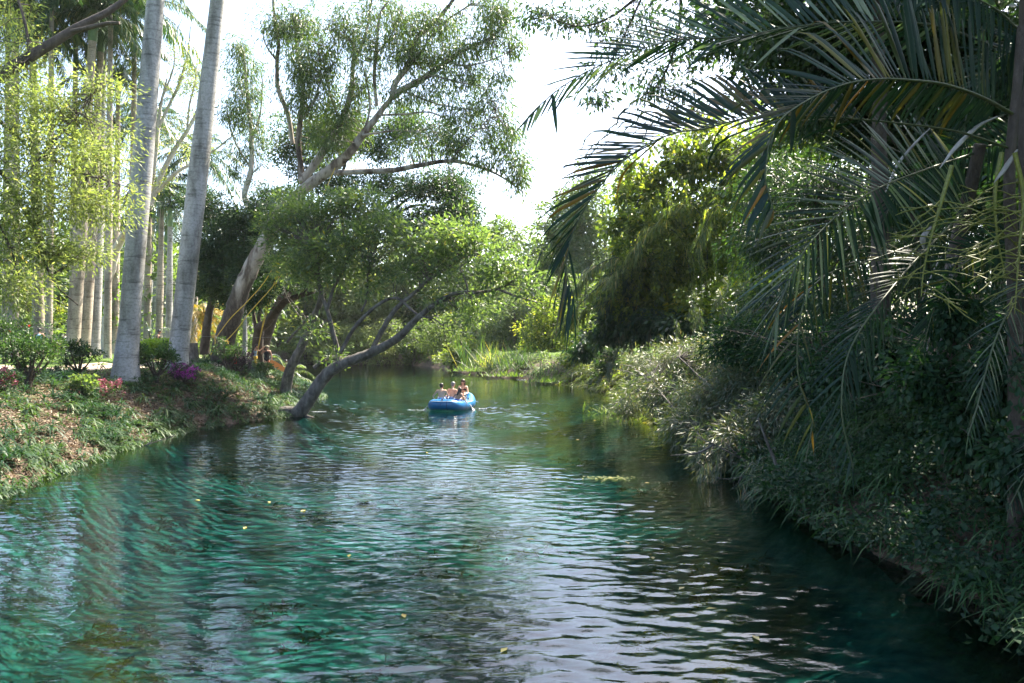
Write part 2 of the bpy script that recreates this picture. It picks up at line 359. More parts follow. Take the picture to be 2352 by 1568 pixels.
def bedmat():
    m, nt, out = newmat('riverbed_weed_and_sand')
    tc = node(nt, 'ShaderNodeTexCoord'); ob = tc.outputs['Object']
    n0 = noise(nt, 1.2, 2, ob, .5)
    warp = node(nt, 'ShaderNodeMixRGB', blend_type='ADD'); warp.inputs[0].default_value = .35
    nt.links.new(ob, warp.inputs[1]); nt.links.new(n0.outputs['Color'], warp.inputs[2])
    n1 = noise(nt, .42, 5, warp.outputs[0], .62); n2 = noise(nt, 4.5, 6, warp.outputs[0], .7)
    vo = node(nt, 'ShaderNodeTexVoronoi', feature='F1'); vo.inputs['Scale'].default_value = 5.5; nt.links.new(warp.outputs[0], vo.inputs['Vector'])
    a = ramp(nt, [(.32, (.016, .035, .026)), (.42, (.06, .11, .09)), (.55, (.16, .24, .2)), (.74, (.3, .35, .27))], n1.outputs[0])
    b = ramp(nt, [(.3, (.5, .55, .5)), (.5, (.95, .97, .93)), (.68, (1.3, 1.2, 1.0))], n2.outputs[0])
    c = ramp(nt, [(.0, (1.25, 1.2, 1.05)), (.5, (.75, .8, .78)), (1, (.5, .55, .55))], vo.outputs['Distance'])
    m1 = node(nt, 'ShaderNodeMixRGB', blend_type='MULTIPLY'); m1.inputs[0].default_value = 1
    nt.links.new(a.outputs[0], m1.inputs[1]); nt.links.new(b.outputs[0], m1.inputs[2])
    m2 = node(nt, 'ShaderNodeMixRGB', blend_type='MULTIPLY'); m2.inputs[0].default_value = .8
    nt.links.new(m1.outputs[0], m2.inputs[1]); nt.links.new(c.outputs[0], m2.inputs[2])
    p = node(nt, 'ShaderNodeBsdfPrincipled', Roughness=1); nt.links.new(m2.outputs[0], p.inputs['Base Color'])
    p.inputs['Specular IOR Level'].default_value = 0
    nt.links.new(p.outputs[0], out.inputs[0]); return m
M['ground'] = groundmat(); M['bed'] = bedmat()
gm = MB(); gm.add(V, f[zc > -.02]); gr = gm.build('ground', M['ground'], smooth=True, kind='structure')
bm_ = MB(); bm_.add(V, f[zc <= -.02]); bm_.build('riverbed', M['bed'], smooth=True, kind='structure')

# path: a sheet laid on the plateau
M['path'] = plain('dirt_path', (.34, .27, .21), .95, .28, 3, .2)
pc = crv([(-75, 29), (-40, 30), (-27, 31), (-20.5, 33.5), (-17.5, 38.5), (-17.8, 44), (-21, 52), (-27, 62)], 90)
tn = nrm(np.gradient(pc, axis=0)); nn = np.stack([-tn[:, 1], tn[:, 0]], 1)
ww = (2.2 + .35 * np.sin(np.arange(90) * .5) + .2 * np.sin(np.arange(90) * 1.7))
rows = []
for k in np.linspace(-1, 1, 13):
    q = pc + nn * (ww * k)[:, None]; rows.append(np.stack([q[:, 0], q[:, 1], zg(q[:, 0], q[:, 1]) + .035 - .03 * k ** 4], 1))
Vp = np.stack(rows, 1).reshape(-1, 3); i = (np.arange(89)[:, None] * 13 + np.arange(12)[None]).reshape(-1)
mp = MB(); mp.add(Vp, np.stack([i, i + 1, i + 14, i + 13], -1)); mp.build('path', M['path'], smooth=True, kind='structure')

# ------------------------------------------------------------------ water
def watermat():
    m, nt, out = newmat('clear_river_water')
    tc = node(nt, 'ShaderNodeTexCoord'); ob = tc.outputs['Object']
    v1 = mapping(nt, ob, (.8, 1.5, 1), (0, 0, .22)); v2 = mapping(nt, ob, (1.0, 1.9, 1), (0, 0, -.25))
    n1 = noise(nt, 1.4, 2, v1, .5, .5); n2 = noise(nt, 4.6, 2, v2, .5, 1.2); n3 = noise(nt, 11, 2, v1, .5, .6)
    n4 = noise(nt, .25, 2, ob, .5)
    s1 = node(nt, 'ShaderNodeMath', operation='MULTIPLY'); s1.inputs[1].default_value = .7; nt.links.new(n1.outputs[0], s1.inputs[0])
    s2 = node(nt, 'ShaderNodeMath', operation='MULTIPLY_ADD'); s2.inputs[1].default_value = .55; nt.links.new(n2.outputs[0], s2.inputs[0]); nt.links.new(s1.outputs[0], s2.inputs[2])
    s3 = node(nt, 'ShaderNodeMath', operation='MULTIPLY_ADD'); s3.inputs[1].default_value = .1; nt.links.new(n3.outputs[0], s3.inputs[0]); nt.links.new(s2.outputs[0], s3.inputs[2])
    cal = ramp(nt, [(.35, (.45, .45, .45)), (.65, (1, 1, 1))], n4.outputs[0])
    b = node(nt, 'ShaderNodeBump'); b.inputs['Distance'].default_value = .009
    nt.links.new(cal.outputs[0], b.inputs['Strength']); nt.links.new(s3.outputs[0], b.inputs['Height'])
    fr = node(nt, 'ShaderNodeFresnel', IOR=1.7); nt.links.new(b.outputs[0], fr.inputs['Normal'])
    gl = node(nt, 'ShaderNodeBsdfGlossy'); gl.inputs['Roughness'].default_value = .01; nt.links.new(b.outputs[0], gl.inputs['Normal'])
    tr = node(nt, 'ShaderNodeBsdfTransparent'); tr.inputs[0].default_value = (.2, .54, .57, 1)
    mx = node(nt, 'ShaderNodeMixShader'); nt.links.new(fr.outputs[0], mx.inputs[0]); nt.links.new(tr.outputs[0], mx.inputs[1]); nt.links.new(gl.outputs[0], mx.inputs[2])
    nt.links.new(mx.outputs[0], out.inputs[0]); return m
M['water'] = watermat()
RW_ = np.random.default_rng(21)
def waves(X, Y):
    Z = np.zeros(X.shape); amp = .55 + .55 * wav(X * .6, Y * .3, .8, 3) + .3 * wav(X, Y, 1.3, 6)
    for k in range(64):
        lam = .075 * (.65 / .075) ** RW_.random(); th = RW_.normal() * .42 + (.2 if k % 2 else -.12)
        kx, ky = np.sin(th) * 2 * np.pi / lam, np.cos(th) * 2 * np.pi / lam
        Z += (.0011 * lam ** .8 / .5) * np.sin(kx * X + ky * Y + RW_.random() * 6.28 + .22 * np.sin(X * .7 + k) + .15 * np.sin(Y * .6 + 2 * k))
    return Z * np.clip(amp, .15, 1.6)
WX = np.concatenate([np.arange(-50, -14, 1.2), np.arange(-14, 7.5, .06), np.arange(7.5, 12, 1.0)])
WY = np.concatenate([np.arange(-58, 3, 2.0), np.arange(3, 20, .035), np.arange(20, 44, .06), np.arange(44, 72, .14), np.arange(72, 114, .35)])
V, f = grid(WX, WY, waves)
MB().add(V, f).build('river_water', M['water'], smooth=True, kind='structure')

p = np.column_stack([R.uniform(-11, 6, 9000), R.uniform(4, 60, 9000) ** 1.0, np.zeros(9000)]); p = p[sdist(p[:, 0], p[:, 1]) < -.8]
p = p[(wav(p[:, 0], p[:, 1], .75, 1) + .35 * wav(p[:, 0], p[:, 1], 2.2, 5)) > .42]; p[:, 2] = zg(p[:, 0], p[:, 1]); mb = MB(); i = np.repeat(np.arange(len(p)), 16)
blades(mb, p[i] + R.normal(size=(len(i), 3)) * [.12, .12, 0], rdir(len(i)) * [1, .6, .3] + [.1, -.6, .2], .1 + .14 * R.random(len(i)), .07, .3, 2)
mb.build('riverweed', leafmat('leaf_riverweed', G((.01, .03, .012), (.02, .05, .02), (.05, .08, .03)), .2, .8, spec=0), kind='stuff', label='dark weed patches growing on the riverbed')

# ------------------------------------------------------------------ tree tools
def limbpts(path, D0, D1):
    n = len(path); out = []
    for i, p in enumerate(path):
        D = p[2] if len(p) > 2 else D0 + (D1 - D0) * i / max(n - 1, 1)
        out.append(P(p[0], p[1], D))
    return np.array(out)
def clumps(vols, per=1.0):
    """vols: (u, v, D, ru, rv, rd, n) -> clump centres on uneven ellipsoids"""
    out = []; cen = []
    for (u, v, D, ru, rv, rd, n) in vols:
        n = max(3, int(n * per)); c = P(u, v, D); d = rdir(n); r = R.random(n)[:, None] ** .45 * np.where(R.random((n, 1)) < .22, R.uniform(1, 1.4, (n, 1)), .95)
        w = 1 + .45 * wav(d[:, 0] * 2 + u * .01, d[:, 2] * 2 + v * .01, 2.3)[:, None]
        out.append(c + d * r * w * np.array([ru * D / F, rd, rv * D / F])); cen.append(np.repeat(c[None], n, 0))
    return np.concatenate(out), np.concatenate(cen)
def fill(mb, cl, cen, k, cr, L, W, droop=.3, style='leaf', flat=.75, outw=.5, r0=None):
    """k leaves round every clump centre (radius cr)"""
    n = len(cl); sz = .6 + .8 * R.random(n)
    idx = np.repeat(np.arange(n), (k * sz * sz).astype(int) + 1); m = len(idx)
    off = rdir(m) * (R.random(m)[:, None] ** .5) * (cr * sz[idx])[:, None] * np.array([1, 1, flat])
    C = cl[idx] + off
    d = off / cr + (cl - cen)[idx] / (np.linalg.norm((cl - cen)[idx], axis=1, keepdims=True) + .01) * outw + rdir(m) * .7
    d[:, 2] -= droop
    rr = np.clip(R.random(n)[idx] * .45 + R.random(m) * .55, 0, 1) if r0 is None else r0
    l = L * (.65 + .7 * R.random(m)); w = W * (.7 + .6 * R.random(m))
    if style == 'leaf': leaves(mb, C, d, rdir(m, 1.2), l, w, r=rr)
    else: blades(mb, C, d, l, w, .35 + .4 * R.random(m), 2, r=rr)
def twigs(mb, anchors, cl, rad, share=.5, maxd=6):
    sel = np.where(R.random(len(cl)) < share)[0]
    for i in sel:
        c = cl[i]; dd = np.linalg.norm(anchors - c, axis=1); j = int(np.argmin(dd + R.random(len(dd)) * .5))
        if dd[j] > maxd or dd[j] < .15: continue
        a = anchors[j]; mid = (a + c) / 2 + R.normal(size=3) * .1 * dd[j] + np.array([0, 0, .06 * dd[j]])
        tube(mb, [a, mid, c], [rad * (.5 + dd[j] * .25), rad * .6, rad * .25], 4, 5, cap=False)

def tree(name, label, cat, base, limbs, vols, leaf, bark, group=None, per=1.0, twig=.02, share=.4, crown_name='crown', limb_name='limb'):
    """limbs: (path, D0, D1, w0, w1 [px diameters]); the first is the trunk. leaf: dict for fill()"""
    t = root(name, base, label, cat, group); anch = []
    for i, (path, D0, D1, w0, w1) in enumerate(limbs):
        p = limbpts(path, D0, D1)
        if i == 0: p = np.vstack([p[0] - [0, 0, .35], p])
        n = max(8, int(len(p) * 4)); q = crv(p, n)
        if len(q) > 6: q[2:-1] += R.normal(size=(len(q) - 3, 3)) * (w1 * D1 / F * .06)
        mb = MB(); r0, r1 = w0 * D0 / F / 2, w1 * D1 / F / 2
        prof = [r0 * (1.25 if i == 0 else 1.0), r0, r0 * .7 + r1 * .3, r0 * .4 + r1 * .6, r1]
        tube(mb, rel(t, q), prof, 12 if i == 0 else 8, None, .07)
        mb.build('trunk' if i == 0 else limb_name, bark, t, smooth=True); anch.append(q)
    if vols:
        cl, cen = clumps(vols, per)
        if anch:
            tw = MB(); twigs(tw, np.vstack(anch), cl, twig, share)
            if tw.v:
                tw.v = [rel(t, x).astype(np.float32) for x in tw.v]; tw.build('twigs', bark, t, kind='stuff')
        mb = MB(); lf = dict(leaf); mt = lf.pop('mat'); fill(mb, rel(t, cl), rel(t, cen), **lf)
        mb.build(crown_name, mt, t)
    return t

# ------------------------------------------------------------------ royal palms
def frond_blades(mb, rib, npair, LL, W, ang=.9, droop=.5, plume=.25, r0=None, wid=None):
    q = crv(rib, npair); T = nrm(np.gradient(q, axis=0))
    s = nrm(np.cross(T, np.array([0, 0, 1.0]) + 0 * T)); upv = np.cross(s, T)
    t = np.linspace(0, 1, npair); env = np.interp(t, [0, .12, .4, .8, 1], [.35, .85, 1, .75, .3]) * LL
    for sg in (-1, 1):
        d = T * math.cos(ang) + s * sg * math.sin(ang) + upv * (R.random(npair) - .4)[:, None] * plume + R.normal(size=(npair, 3)) * .06
        blades(mb, q, d, env * (.9 + .2 * R.random(npair)), W, droop, 2 if LL > 0.5 else 2, r=r0)
def palm_crown(t, top, nf, FL, mat, seed, el0=1.1, npair=46, LL=.9, W=.09, vis=None):
    rr = np.random.default_rng(seed)
    for k in range(nf):
        az = k * 2.399 + rr.random() * .3; e = el0 * (1 - k / nf * 1.35) + rr.normal() * .08
        h = np.array([math.cos(az), math.sin(az), 0]); L = FL * (.85 + .3 * rr.random())
        s = np.linspace(0, 1, 8)
        rib = top + h * (L * s * math.cos(e) * (1 - .12 * s))[:, None] + np.array([0, 0, 1]) * (L * (math.sin(e) * s - .62 * s ** 2.1 * math.cos(e * .6)))[:, None]
        mb = MB(); tube(mb, rib, [.05, .03, .012], 5, cap=False)
        frond_blades(mb, rib, npair, LL, W, 1.0, .75, .55)
        mb.build('frond', mat, t)
def royal(label, base_uv, top_uv, D, w_base, w_mid, w_top, crown_D=None, height=None, bark='royal', sides=20, nf=14, FL=3.6, seed=1, shaft=True, group='royal palms on the left bank', bow=0.0, crown=True, name='royal_palm', npair=46, top_ext=0.0):
    b = P(base_uv[0], base_uv[1], D); b[2] = float(zg(b[0], b[1]))
    tp = P(top_uv[0], top_uv[1], crown_D or D)
    if top_ext: tp = tp + (tp - b) / np.linalg.norm(tp - b) * top_ext
    t = root(name, b, label, 'palm tree', group)
    s = np.linspace(0, 1, 26); pts = b + (tp - b) * s[:, None]; pts[:, 0] += bow * np.sin(s * np.pi)
    H = np.linalg.norm(tp - b)
    px = D / F / 2
    rad = np.interp(s * H, [0, .25, .8, 2.2, H * .45, H * .8, H], [w_base * px * 1.12, w_base * px * 1.02, w_base * px * .9, w_mid * px * .98, w_mid * px, w_top * px, w_top * px * .9])
    pts[0][2] -= .25
    mb = MB(); tube(mb, rel(t, pts), rad, sides, None, .012, cap=False); mb.build('trunk', M[bark], t, smooth=True)
    d = nrm(tp - b); top = tp
    if shaft:
        mb = MB(); e = tp + d * 1.7; tube(mb, rel(t, np.array([tp, tp + d * .5, e])), [w_top * px * 1.02, w_top * px * 1.1, w_top * px * .55], 12, 8)
        mb.build('crownshaft', M['crownshaft'], t, smooth=True); top = e
    if crown: palm_crown(t, rel(t, [top])[0], nf, FL, M['palm'], seed, npair=npair)
    return t

royal('thick pale grey palm trunk beside the leftmost path shrubs, nearest on the bank', (287, 865), (358, 0), 32, 62, 46, 38, top_ext=4, seed=3, FL=4.0)
royal('thick pale grey palm trunk leaning towards the river beside the cut stump', (405, 842), (500, 0), 36, 50, 44, 32, top_ext=3.5, seed=4, FL=4.0)
mid = [  # (label, base, top, D, wb, wm, wt)
 ('warm grey palm leaning right, first trunk left of the tight pair with bright rims', (166, 818), (213, 95), 50, 34, 30, 19, 11),
 ('slim upright palm in the middle of the tight group of bright-rimmed trunks', (193, 815), (232, 120), 53, 28, 27, 16, 12),
 ('straight palm closing the tight group of bright-rimmed trunks on the side of the big trunk', (217, 812), (240, 60), 55, 26, 25, 15, 13),
 ('brownish straight palm standing alone on the lawn behind the widest shrub', (92, 800), (76, 110), 52, 26, 24, 16, 14),
 ('dark purplish palm trunk behind the shrub with red flower', (30, 812), (36, 90), 48, 28, 24, 18, 15),
 ('palm with dark brown upper trunk seen between the tight group and the big trunk', (246, 790), (252, 330), 66, 20, 17, 12, 16)]
for (lb, b, tp, D, wb, wm, wt, sd) in mid:
    royal(lb, b, tp, D, wb, wm, wt, bark='royalwarm' if D < 54 else 'royal', seed=sd, FL=4.6, nf=15, sides=16, npair=50)
for (u, v, D, sd, lb) in [(255, 10, 50, 61, 'palm crown hanging in front of the first big trunk, fronds down the middle'), (120, -20, 48, 62, 'palm with dark hanging crown at the top of the picture behind the feathery tree'), (20, 40, 50, 63, 'palm crown at the upper corner behind the dark limb'), (310, 60, 56, 64, 'palm crown showing right beside the first big trunk near the top'),
                     (272, 225, 60, 65, 'shorter palm with a dark full crown between the tight group and the big trunk'), (175, 60, 56, 66, 'palm crown behind the tops of the tight palm group'), (452, 400, 70, 67, 'palm whose hanging crown shows just right of the second big trunk'), (345, 320, 72, 68, 'palm crown behind the bare forked branches'), (372, 480, 70, 69, 'low palm crown above the walking man')]:
    royal(lb, (u - 8, 790), (u, v), D, 18, 16, 11, seed=sd, FL=5.4 if v < 100 else 4.6, nf=22, sides=12, npair=44, bark='royalwarm', group='palms with full hanging crowns')
far = [((322, 770), (332, 560), 92, 12, 11, 8), ((338, 772), (352, 500), 84, 14, 13, 9), ((351, 775), (366, 470), 80, 13, 12, 9), ((375, 778), (382, 560), 78, 12, 12, 9),
       ((388, 782), (391, 520), 66, 17, 15, 12), ((562, 775), (563, 690), 88, 12, 11, 9), ((82, 770), (74, 560), 86, 9, 9, 6), ((468, 790), (470, 600), 96, 10, 10, 8), ((300, 775), (306, 430), 88, 11, 10, 8)]
flab = ['thin far palm trunk just right of the big leaning-right grey trunk', 'far palm leaning right, left of the walking man', 'far palm right above the walking man', 'far palm with drooping crown between the two big grey trunks',
        'slender palm with green crownshaft and pale rings, close beside the second big trunk', 'short far palm stem with ringed top behind the leaning dark trunk', 'thin pale far trunk between two left palms on the lawn',
        'far short palm behind the cut stump', 'tall thin far palm hidden behind the nearest big trunk']
for i, ((b), tp, D, wb, wm, wt) in enumerate(far):
    royal(flab[i], b, tp, D, wb, wm, wt, seed=30 + i, FL=4.4, nf=12, sides=12, npair=30, group='distant palms beyond the lawn')

# ------------------------------------------------------------------ left trees
tree('feathery_tree', 'feathery yellow-green tree with a dark thick limb reaching across the upper left corner', 'tree', on(-21.5, 27),
     [([(-330, 880), (-260, 640), (-140, 330), (-60, 220), (0, 172), (80, 125), (165, 72), (215, 45), (260, 20), (330, -40)], 25, 27, 46, 10),
      ([(165, 72), (245, 55), (275, 52)], 26, 26, 11, 8), ([(70, 130), (55, 40), (20, -60)], 26, 26, 7, 4),
      ([(-60, 300), (60, 490), (120, 640), (180, 700)], 25, 26, 8, 3), ([(-40, 240), (60, 330), (170, 390), (300, 430)], 25, 27, 8, 2), ([(-60, 420), (20, 560), (60, 700)], 24, 25, 7, 2),
      ([(60, 400), (120, 330), (180, 260), (230, 190)], 25, 27, 4, 2)],
     [(40, 130, 27, 90, 50, 1.5, 50), (50, 240, 26, 110, 70, 2, 110), (150, 260, 27, 90, 60, 2, 90), (235, 205, 27, 50, 22, 1, 26), (110, 350, 26, 140, 60, 2.2, 140), (225, 350, 27, 60, 40, 1.4, 44), (50, 450, 25, 120, 80, 2.2, 140), (165, 455, 26, 110, 60, 2, 90), (270, 300, 27, 26, 18, .8, 8), (285, 430, 27, 22, 14, .8, 8),
      (250, 480, 26.5, 70, 30, .9, 36), (40, 560, 25, 95, 60, 1.4, 110), (130, 590, 26, 70, 30, 1, 40), (30, 660, 24, 75, 50, 1.2, 70), (200, 580, 27, 60, 18, .7, 26), (-80, 300, 25, 120, 180, 2, 90), (30, 30, 29, 60, 40, 1, 30)],
     dict(mat=M['feather'], k=26, cr=.62, L=.17, W=.045, droop=.35, flat=.8), M['bark_dark'], twig=.016, share=.5)
tree('pale_branch_tree', 'smooth white-barked tree with bare forked branches between the two big palm trunks', 'tree', on(-23, 62) ,
     [([(245, 805), (248, 730), (250, 660), (268, 570), (300, 520), (335, 470), (352, 400)], 62, 56, 20, 12),
      ([(352, 400), (360, 330), (366, 270), (372, 230), (384, 180)], 56, 56, 11, 3), ([(345, 470), (372, 400), (400, 345), (430, 300), (450, 262), (470, 215), (482, 160)], 56, 56, 12, 3),
      ([(366, 290), (392, 235), (412, 190), (432, 120), (438, 60)], 56, 56, 7, 2), ([(362, 440), (400, 400), (450, 370), (500, 340)], 56, 55, 8, 3), ([(500, 340), (530, 315), (560, 300)], 55, 55, 4, 1.5),
      ([(430, 300), (436, 240), (450, 180), (455, 120)], 56, 56, 5, 1.5), ([(372, 230), (400, 150), (400, 90), (420, 40)], 56, 56, 4, 1.2), ([(268, 570), (236, 520), (215, 500)], 60, 60, 12, 8)],
     [(420, 150, 56, 40, 70, 2, 22), (455, 180, 56, 35, 60, 2, 20), (400, 330, 56, 50, 40, 2, 18), (430, 260, 56, 40, 60, 2, 18), (365, 420, 56, 40, 30, 1.5, 10), (480, 330, 56, 40, 25, 1.5, 12)],
     dict(mat=M['feather'], k=36, cr=.7, L=.22, W=.07, droop=.2), M['bark_white'], twig=.02, share=.7)
tree('slender_gum_tree', 'slender twisting pale gum tree with wispy hanging leaves right of the second big palm trunk', 'tree', on(-15.5, 48),
     [([(575, 640), (580, 528), (582, 492), (562, 450), (577, 387), (577, 306), (572, 250), (566, 190), (560, 120)], 46, 46, 15, 4), ([(577, 387), (548, 340), (528, 290), (520, 230)], 46, 46, 5, 2), ([(577, 320), (598, 260), (604, 180)], 46, 46, 5, 2), ([(578, 400), (600, 380), (612, 375)], 46, 46, 3, 1)],
     [(560, 150, 46, 40, 50, 1.6, 40), (545, 110, 46, 25, 28, 1.4, 20), (570, 225, 46, 45, 40, 1.6, 46), (540, 270, 46, 34, 40, 1.4, 26), (590, 290, 46, 32, 50, 1.4, 26), (560, 350, 46, 45, 30, 1.4, 22), (535, 400, 46, 26, 40, 1.2, 12), (598, 440, 46, 26, 40, 1.2, 12)],
     dict(mat=M['euc'], k=42, cr=.5, L=.26, W=.045, droop=1.4, flat=1.2), M['bark_white'], twig=.02, share=.6)
# big leaning gum
tree('leaning_gum_tree', 'huge leaning gum tree with dark gnarled base and peeling pale limbs spreading over the river', 'tree', on(-15.2, 42),
     [([(508, 812), (522, 760), (536, 722), (556, 665), (585, 600), (612, 551), (640, 492), (675, 457), (721, 415), (770, 380), (805, 348), (833, 310), (869, 264), (900, 225)], 42, 40, 38, 11),
      ([(900, 225), (921, 207), (967, 183), (1027, 141), (1060, 118), (1120, 90), (1180, 40)], 40, 39, 15, 2),
      ([(900, 225), (908, 190), (939, 148), (957, 88), (1005, 42), (1041, 0), (1070, -50)], 40, 40, 14, 5),
      ([(865, 243), (860, 176), (865, 123), (872, 35), (893, 0), (905, -50)], 40, 40, 8, 4),
      ([(693, 415), (728, 369), (781, 281), (805, 218), (811, 151), (812, 105), (788, 81), (752, 67)], 41, 41, 18, 3),
      ([(690, 420), (691, 380), (686, 334), (690, 281), (696, 211), (690, 158), (682, 105), (676, 40)], 41, 42, 14, 4),
      ([(672, 330), (661, 260), (640, 204), (637, 141), (640, 98), (630, 35), (628, -20)], 42, 42, 11, 6),
      ([(770, 397), (816, 394), (904, 390), (957, 380), (1034, 369), (1097, 382), (1150, 404), (1200, 440)], 40, 37, 13, 2),
      ([(1034, 367), (1080, 316), (1122, 271), (1140, 240)], 38, 37, 4, 1.5), ([(811, 151), (840, 80), (850, 20), (860, -40)], 41, 41, 7, 3), ([(957, 183), (1000, 175), (1060, 190), (1120, 200)], 39, 38, 5, 1.5),
      ([(908, 190), (960, 130), (1010, 60), (1080, 10)], 40, 39, 7, 3), ([(833, 310), (900, 300), (960, 300), (1010, 280)], 40, 39, 5, 1.5),
      ([(781, 281), (760, 220), (745, 150), (735, 90)], 41, 41, 5, 1.5), ([(833, 310), (850, 250), (843, 190), (825, 120)], 40, 41, 5, 1.5), ([(921, 207), (960, 222), (1010, 240), (1075, 250)], 40, 38.5, 5, 1.5), ([(957, 88), (990, 60), (1000, 10)], 40, 40, 4, 1.5), ([(869, 264), (930, 262), (990, 258), (1060, 292)], 40, 38.5, 5, 1.5),
      ([(690, 281), (722, 230), (738, 170), (730, 100)], 41, 41, 5, 1.5), ([(655, 250), (690, 205), (702, 150)], 42, 42, 4, 1.5), ([(865, 123), (900, 80), (925, 15)], 40, 40, 4, 1.5), ([(1027, 141), (1070, 150), (1120, 140), (1170, 120)], 39, 38, 4, 1.2), ([(637, 141), (610, 100), (600, 50)], 42, 42, 4, 1.5)],
     [(640, 60, 42, 45, 60, 1.8, 60), (700, 60, 42, 45, 60, 1.8, 64), (705, 150, 41, 55, 60, 2, 90), (690, 230, 41, 40, 45, 1.6, 46), (760, 170, 41, 35, 45, 1.5, 26), (800, 60, 41, 50, 60, 2, 60), (830, 200, 41, 40, 50, 1.6, 50), (790, 280, 41, 55, 45, 2, 70), (760, 330, 41, 60, 40, 2, 60),
      (860, 120, 40, 50, 60, 2, 56), (930, 50, 40, 70, 50, 2, 70), (1010, 60, 40, 60, 45, 2, 60), (980, 130, 39.5, 70, 38, 2, 70), (1060, 110, 39, 60, 36, 1.6, 50), (1130, 90, 39, 45, 36, 1.5, 30), (930, 220, 39.5, 60, 40, 2, 40), (1010, 200, 39, 60, 36, 1.6, 36),
      (1060, 260, 38, 70, 34, 1.6, 44), (1130, 240, 38, 50, 40, 1.5, 32), (1150, 320, 37.5, 45, 40, 1.4, 26), (1120, 370, 37.5, 60, 30, 1.4, 24), (1185, 410, 37, 30, 40, 1.2, 18), (960, 330, 39, 70, 40, 1.8, 40), (1040, 330, 38.5, 50, 30, 1.5, 24), (1100, 20, 39, 70, 40, 1.8, 40), (870, 20, 41, 60, 40, 1.8, 30), (1150, 30, 38.5, 45, 40, 1.6, 40), (1180, 110, 38.5, 30, 30, 1.4, 20), (1080, 170, 39, 60, 30, 1.5, 36), (1150, 180, 38, 40, 30, 1.4, 22), (1175, 300, 37, 26, 45, 1.2, 20), (1195, 370, 37, 22, 40, 1.1, 18), (1060, 330, 38, 60, 30, 1.4, 26), (930, 120, 40, 60, 40, 2, 36), (760, 90, 41, 40, 50, 2, 30), (740, 230, 41, 50, 40, 2, 34)],
     dict(mat=M['euc'], k=30, cr=.46, L=.26, W=.05, droop=1.4, flat=1.5), M['bark_gum'], twig=.028, share=.7)
F_ = dict(mat=M['ficus'], k=60, cr=.6, L=.16, W=.085, droop=.3)
tree('dense_fig_tree', 'dense dark green fig tree behind the leaning gum trunk, its foliage down to the palms', 'tree', on(-18, 47),
     [([(470, 800), (480, 720), (500, 640), (520, 560), (540, 480)], 48, 46, 18, 8), ([(500, 640), (450, 560), (440, 500)], 47, 47, 9, 4), ([(510, 600), (570, 540), (620, 500)], 46, 45, 9, 3)],
     [(480, 480, 47, 55, 50, 2.5, 100), (560, 520, 46, 60, 55, 2.5, 130), (500, 570, 46, 70, 60, 2.5, 160), (580, 600, 45, 60, 55, 2, 130), (480, 650, 45, 50, 40, 2, 80), (590, 670, 44, 45, 40, 1.6, 70), (630, 480, 45, 50, 50, 2, 80), (540, 690, 45, 50, 25, 1.6, 40)],
     F_, M['bark_dark'], twig=.02, share=.2)
tree('broadleaf_tree', 'tall broad green tree filling the space under the horizontal gum limb', 'tree', on(-13.8, 50),
     [([(604, 800), (640, 700), (720, 600), (800, 520), (870, 480)], 52, 50, 22, 8), ([(870, 480), (930, 440), (1000, 418), (1040, 395)], 50, 48, 9, 2), ([(800, 520), (905, 490), (960, 470), (1010, 480)], 50, 49, 9, 2), ([(790, 530), (780, 440), (800, 340), (810, 260)], 50, 50, 9, 3), ([(720, 600), (700, 480), (690, 400), (680, 300)], 50, 50, 10, 3),
      ([(905, 480), (960, 440), (1010, 420)], 50, 49, 5, 2)],
     [(650, 330, 50, 50, 60, 2.5, 70), (720, 310, 50, 60, 50, 2.5, 80), (800, 300, 50, 60, 60, 2.5, 90), (720, 400, 50, 60, 60, 2.5, 60), (880, 330, 49, 55, 50, 2.2, 80), (940, 280, 49, 50, 45, 2, 60), (1000, 300, 49, 50, 40, 2, 40), (860, 420, 49, 80, 30, 2, 60), (960, 430, 48, 70, 32, 2, 80), (1040, 430, 48, 55, 40, 2, 80), (1050, 480, 47, 50, 50, 2, 90), (980, 510, 47, 70, 40, 2, 90), (880, 500, 48, 60, 35, 2, 60), (780, 430, 50, 60, 35, 2, 50),
      (1080, 545, 47, 40, 45, 2, 46), (1000, 560, 48, 70, 40, 2, 60)],
     dict(mat=M['ficus'], k=44, cr=.6, L=.17, W=.09, droop=.3), M['bark_dark'], twig=.02, share=.3)
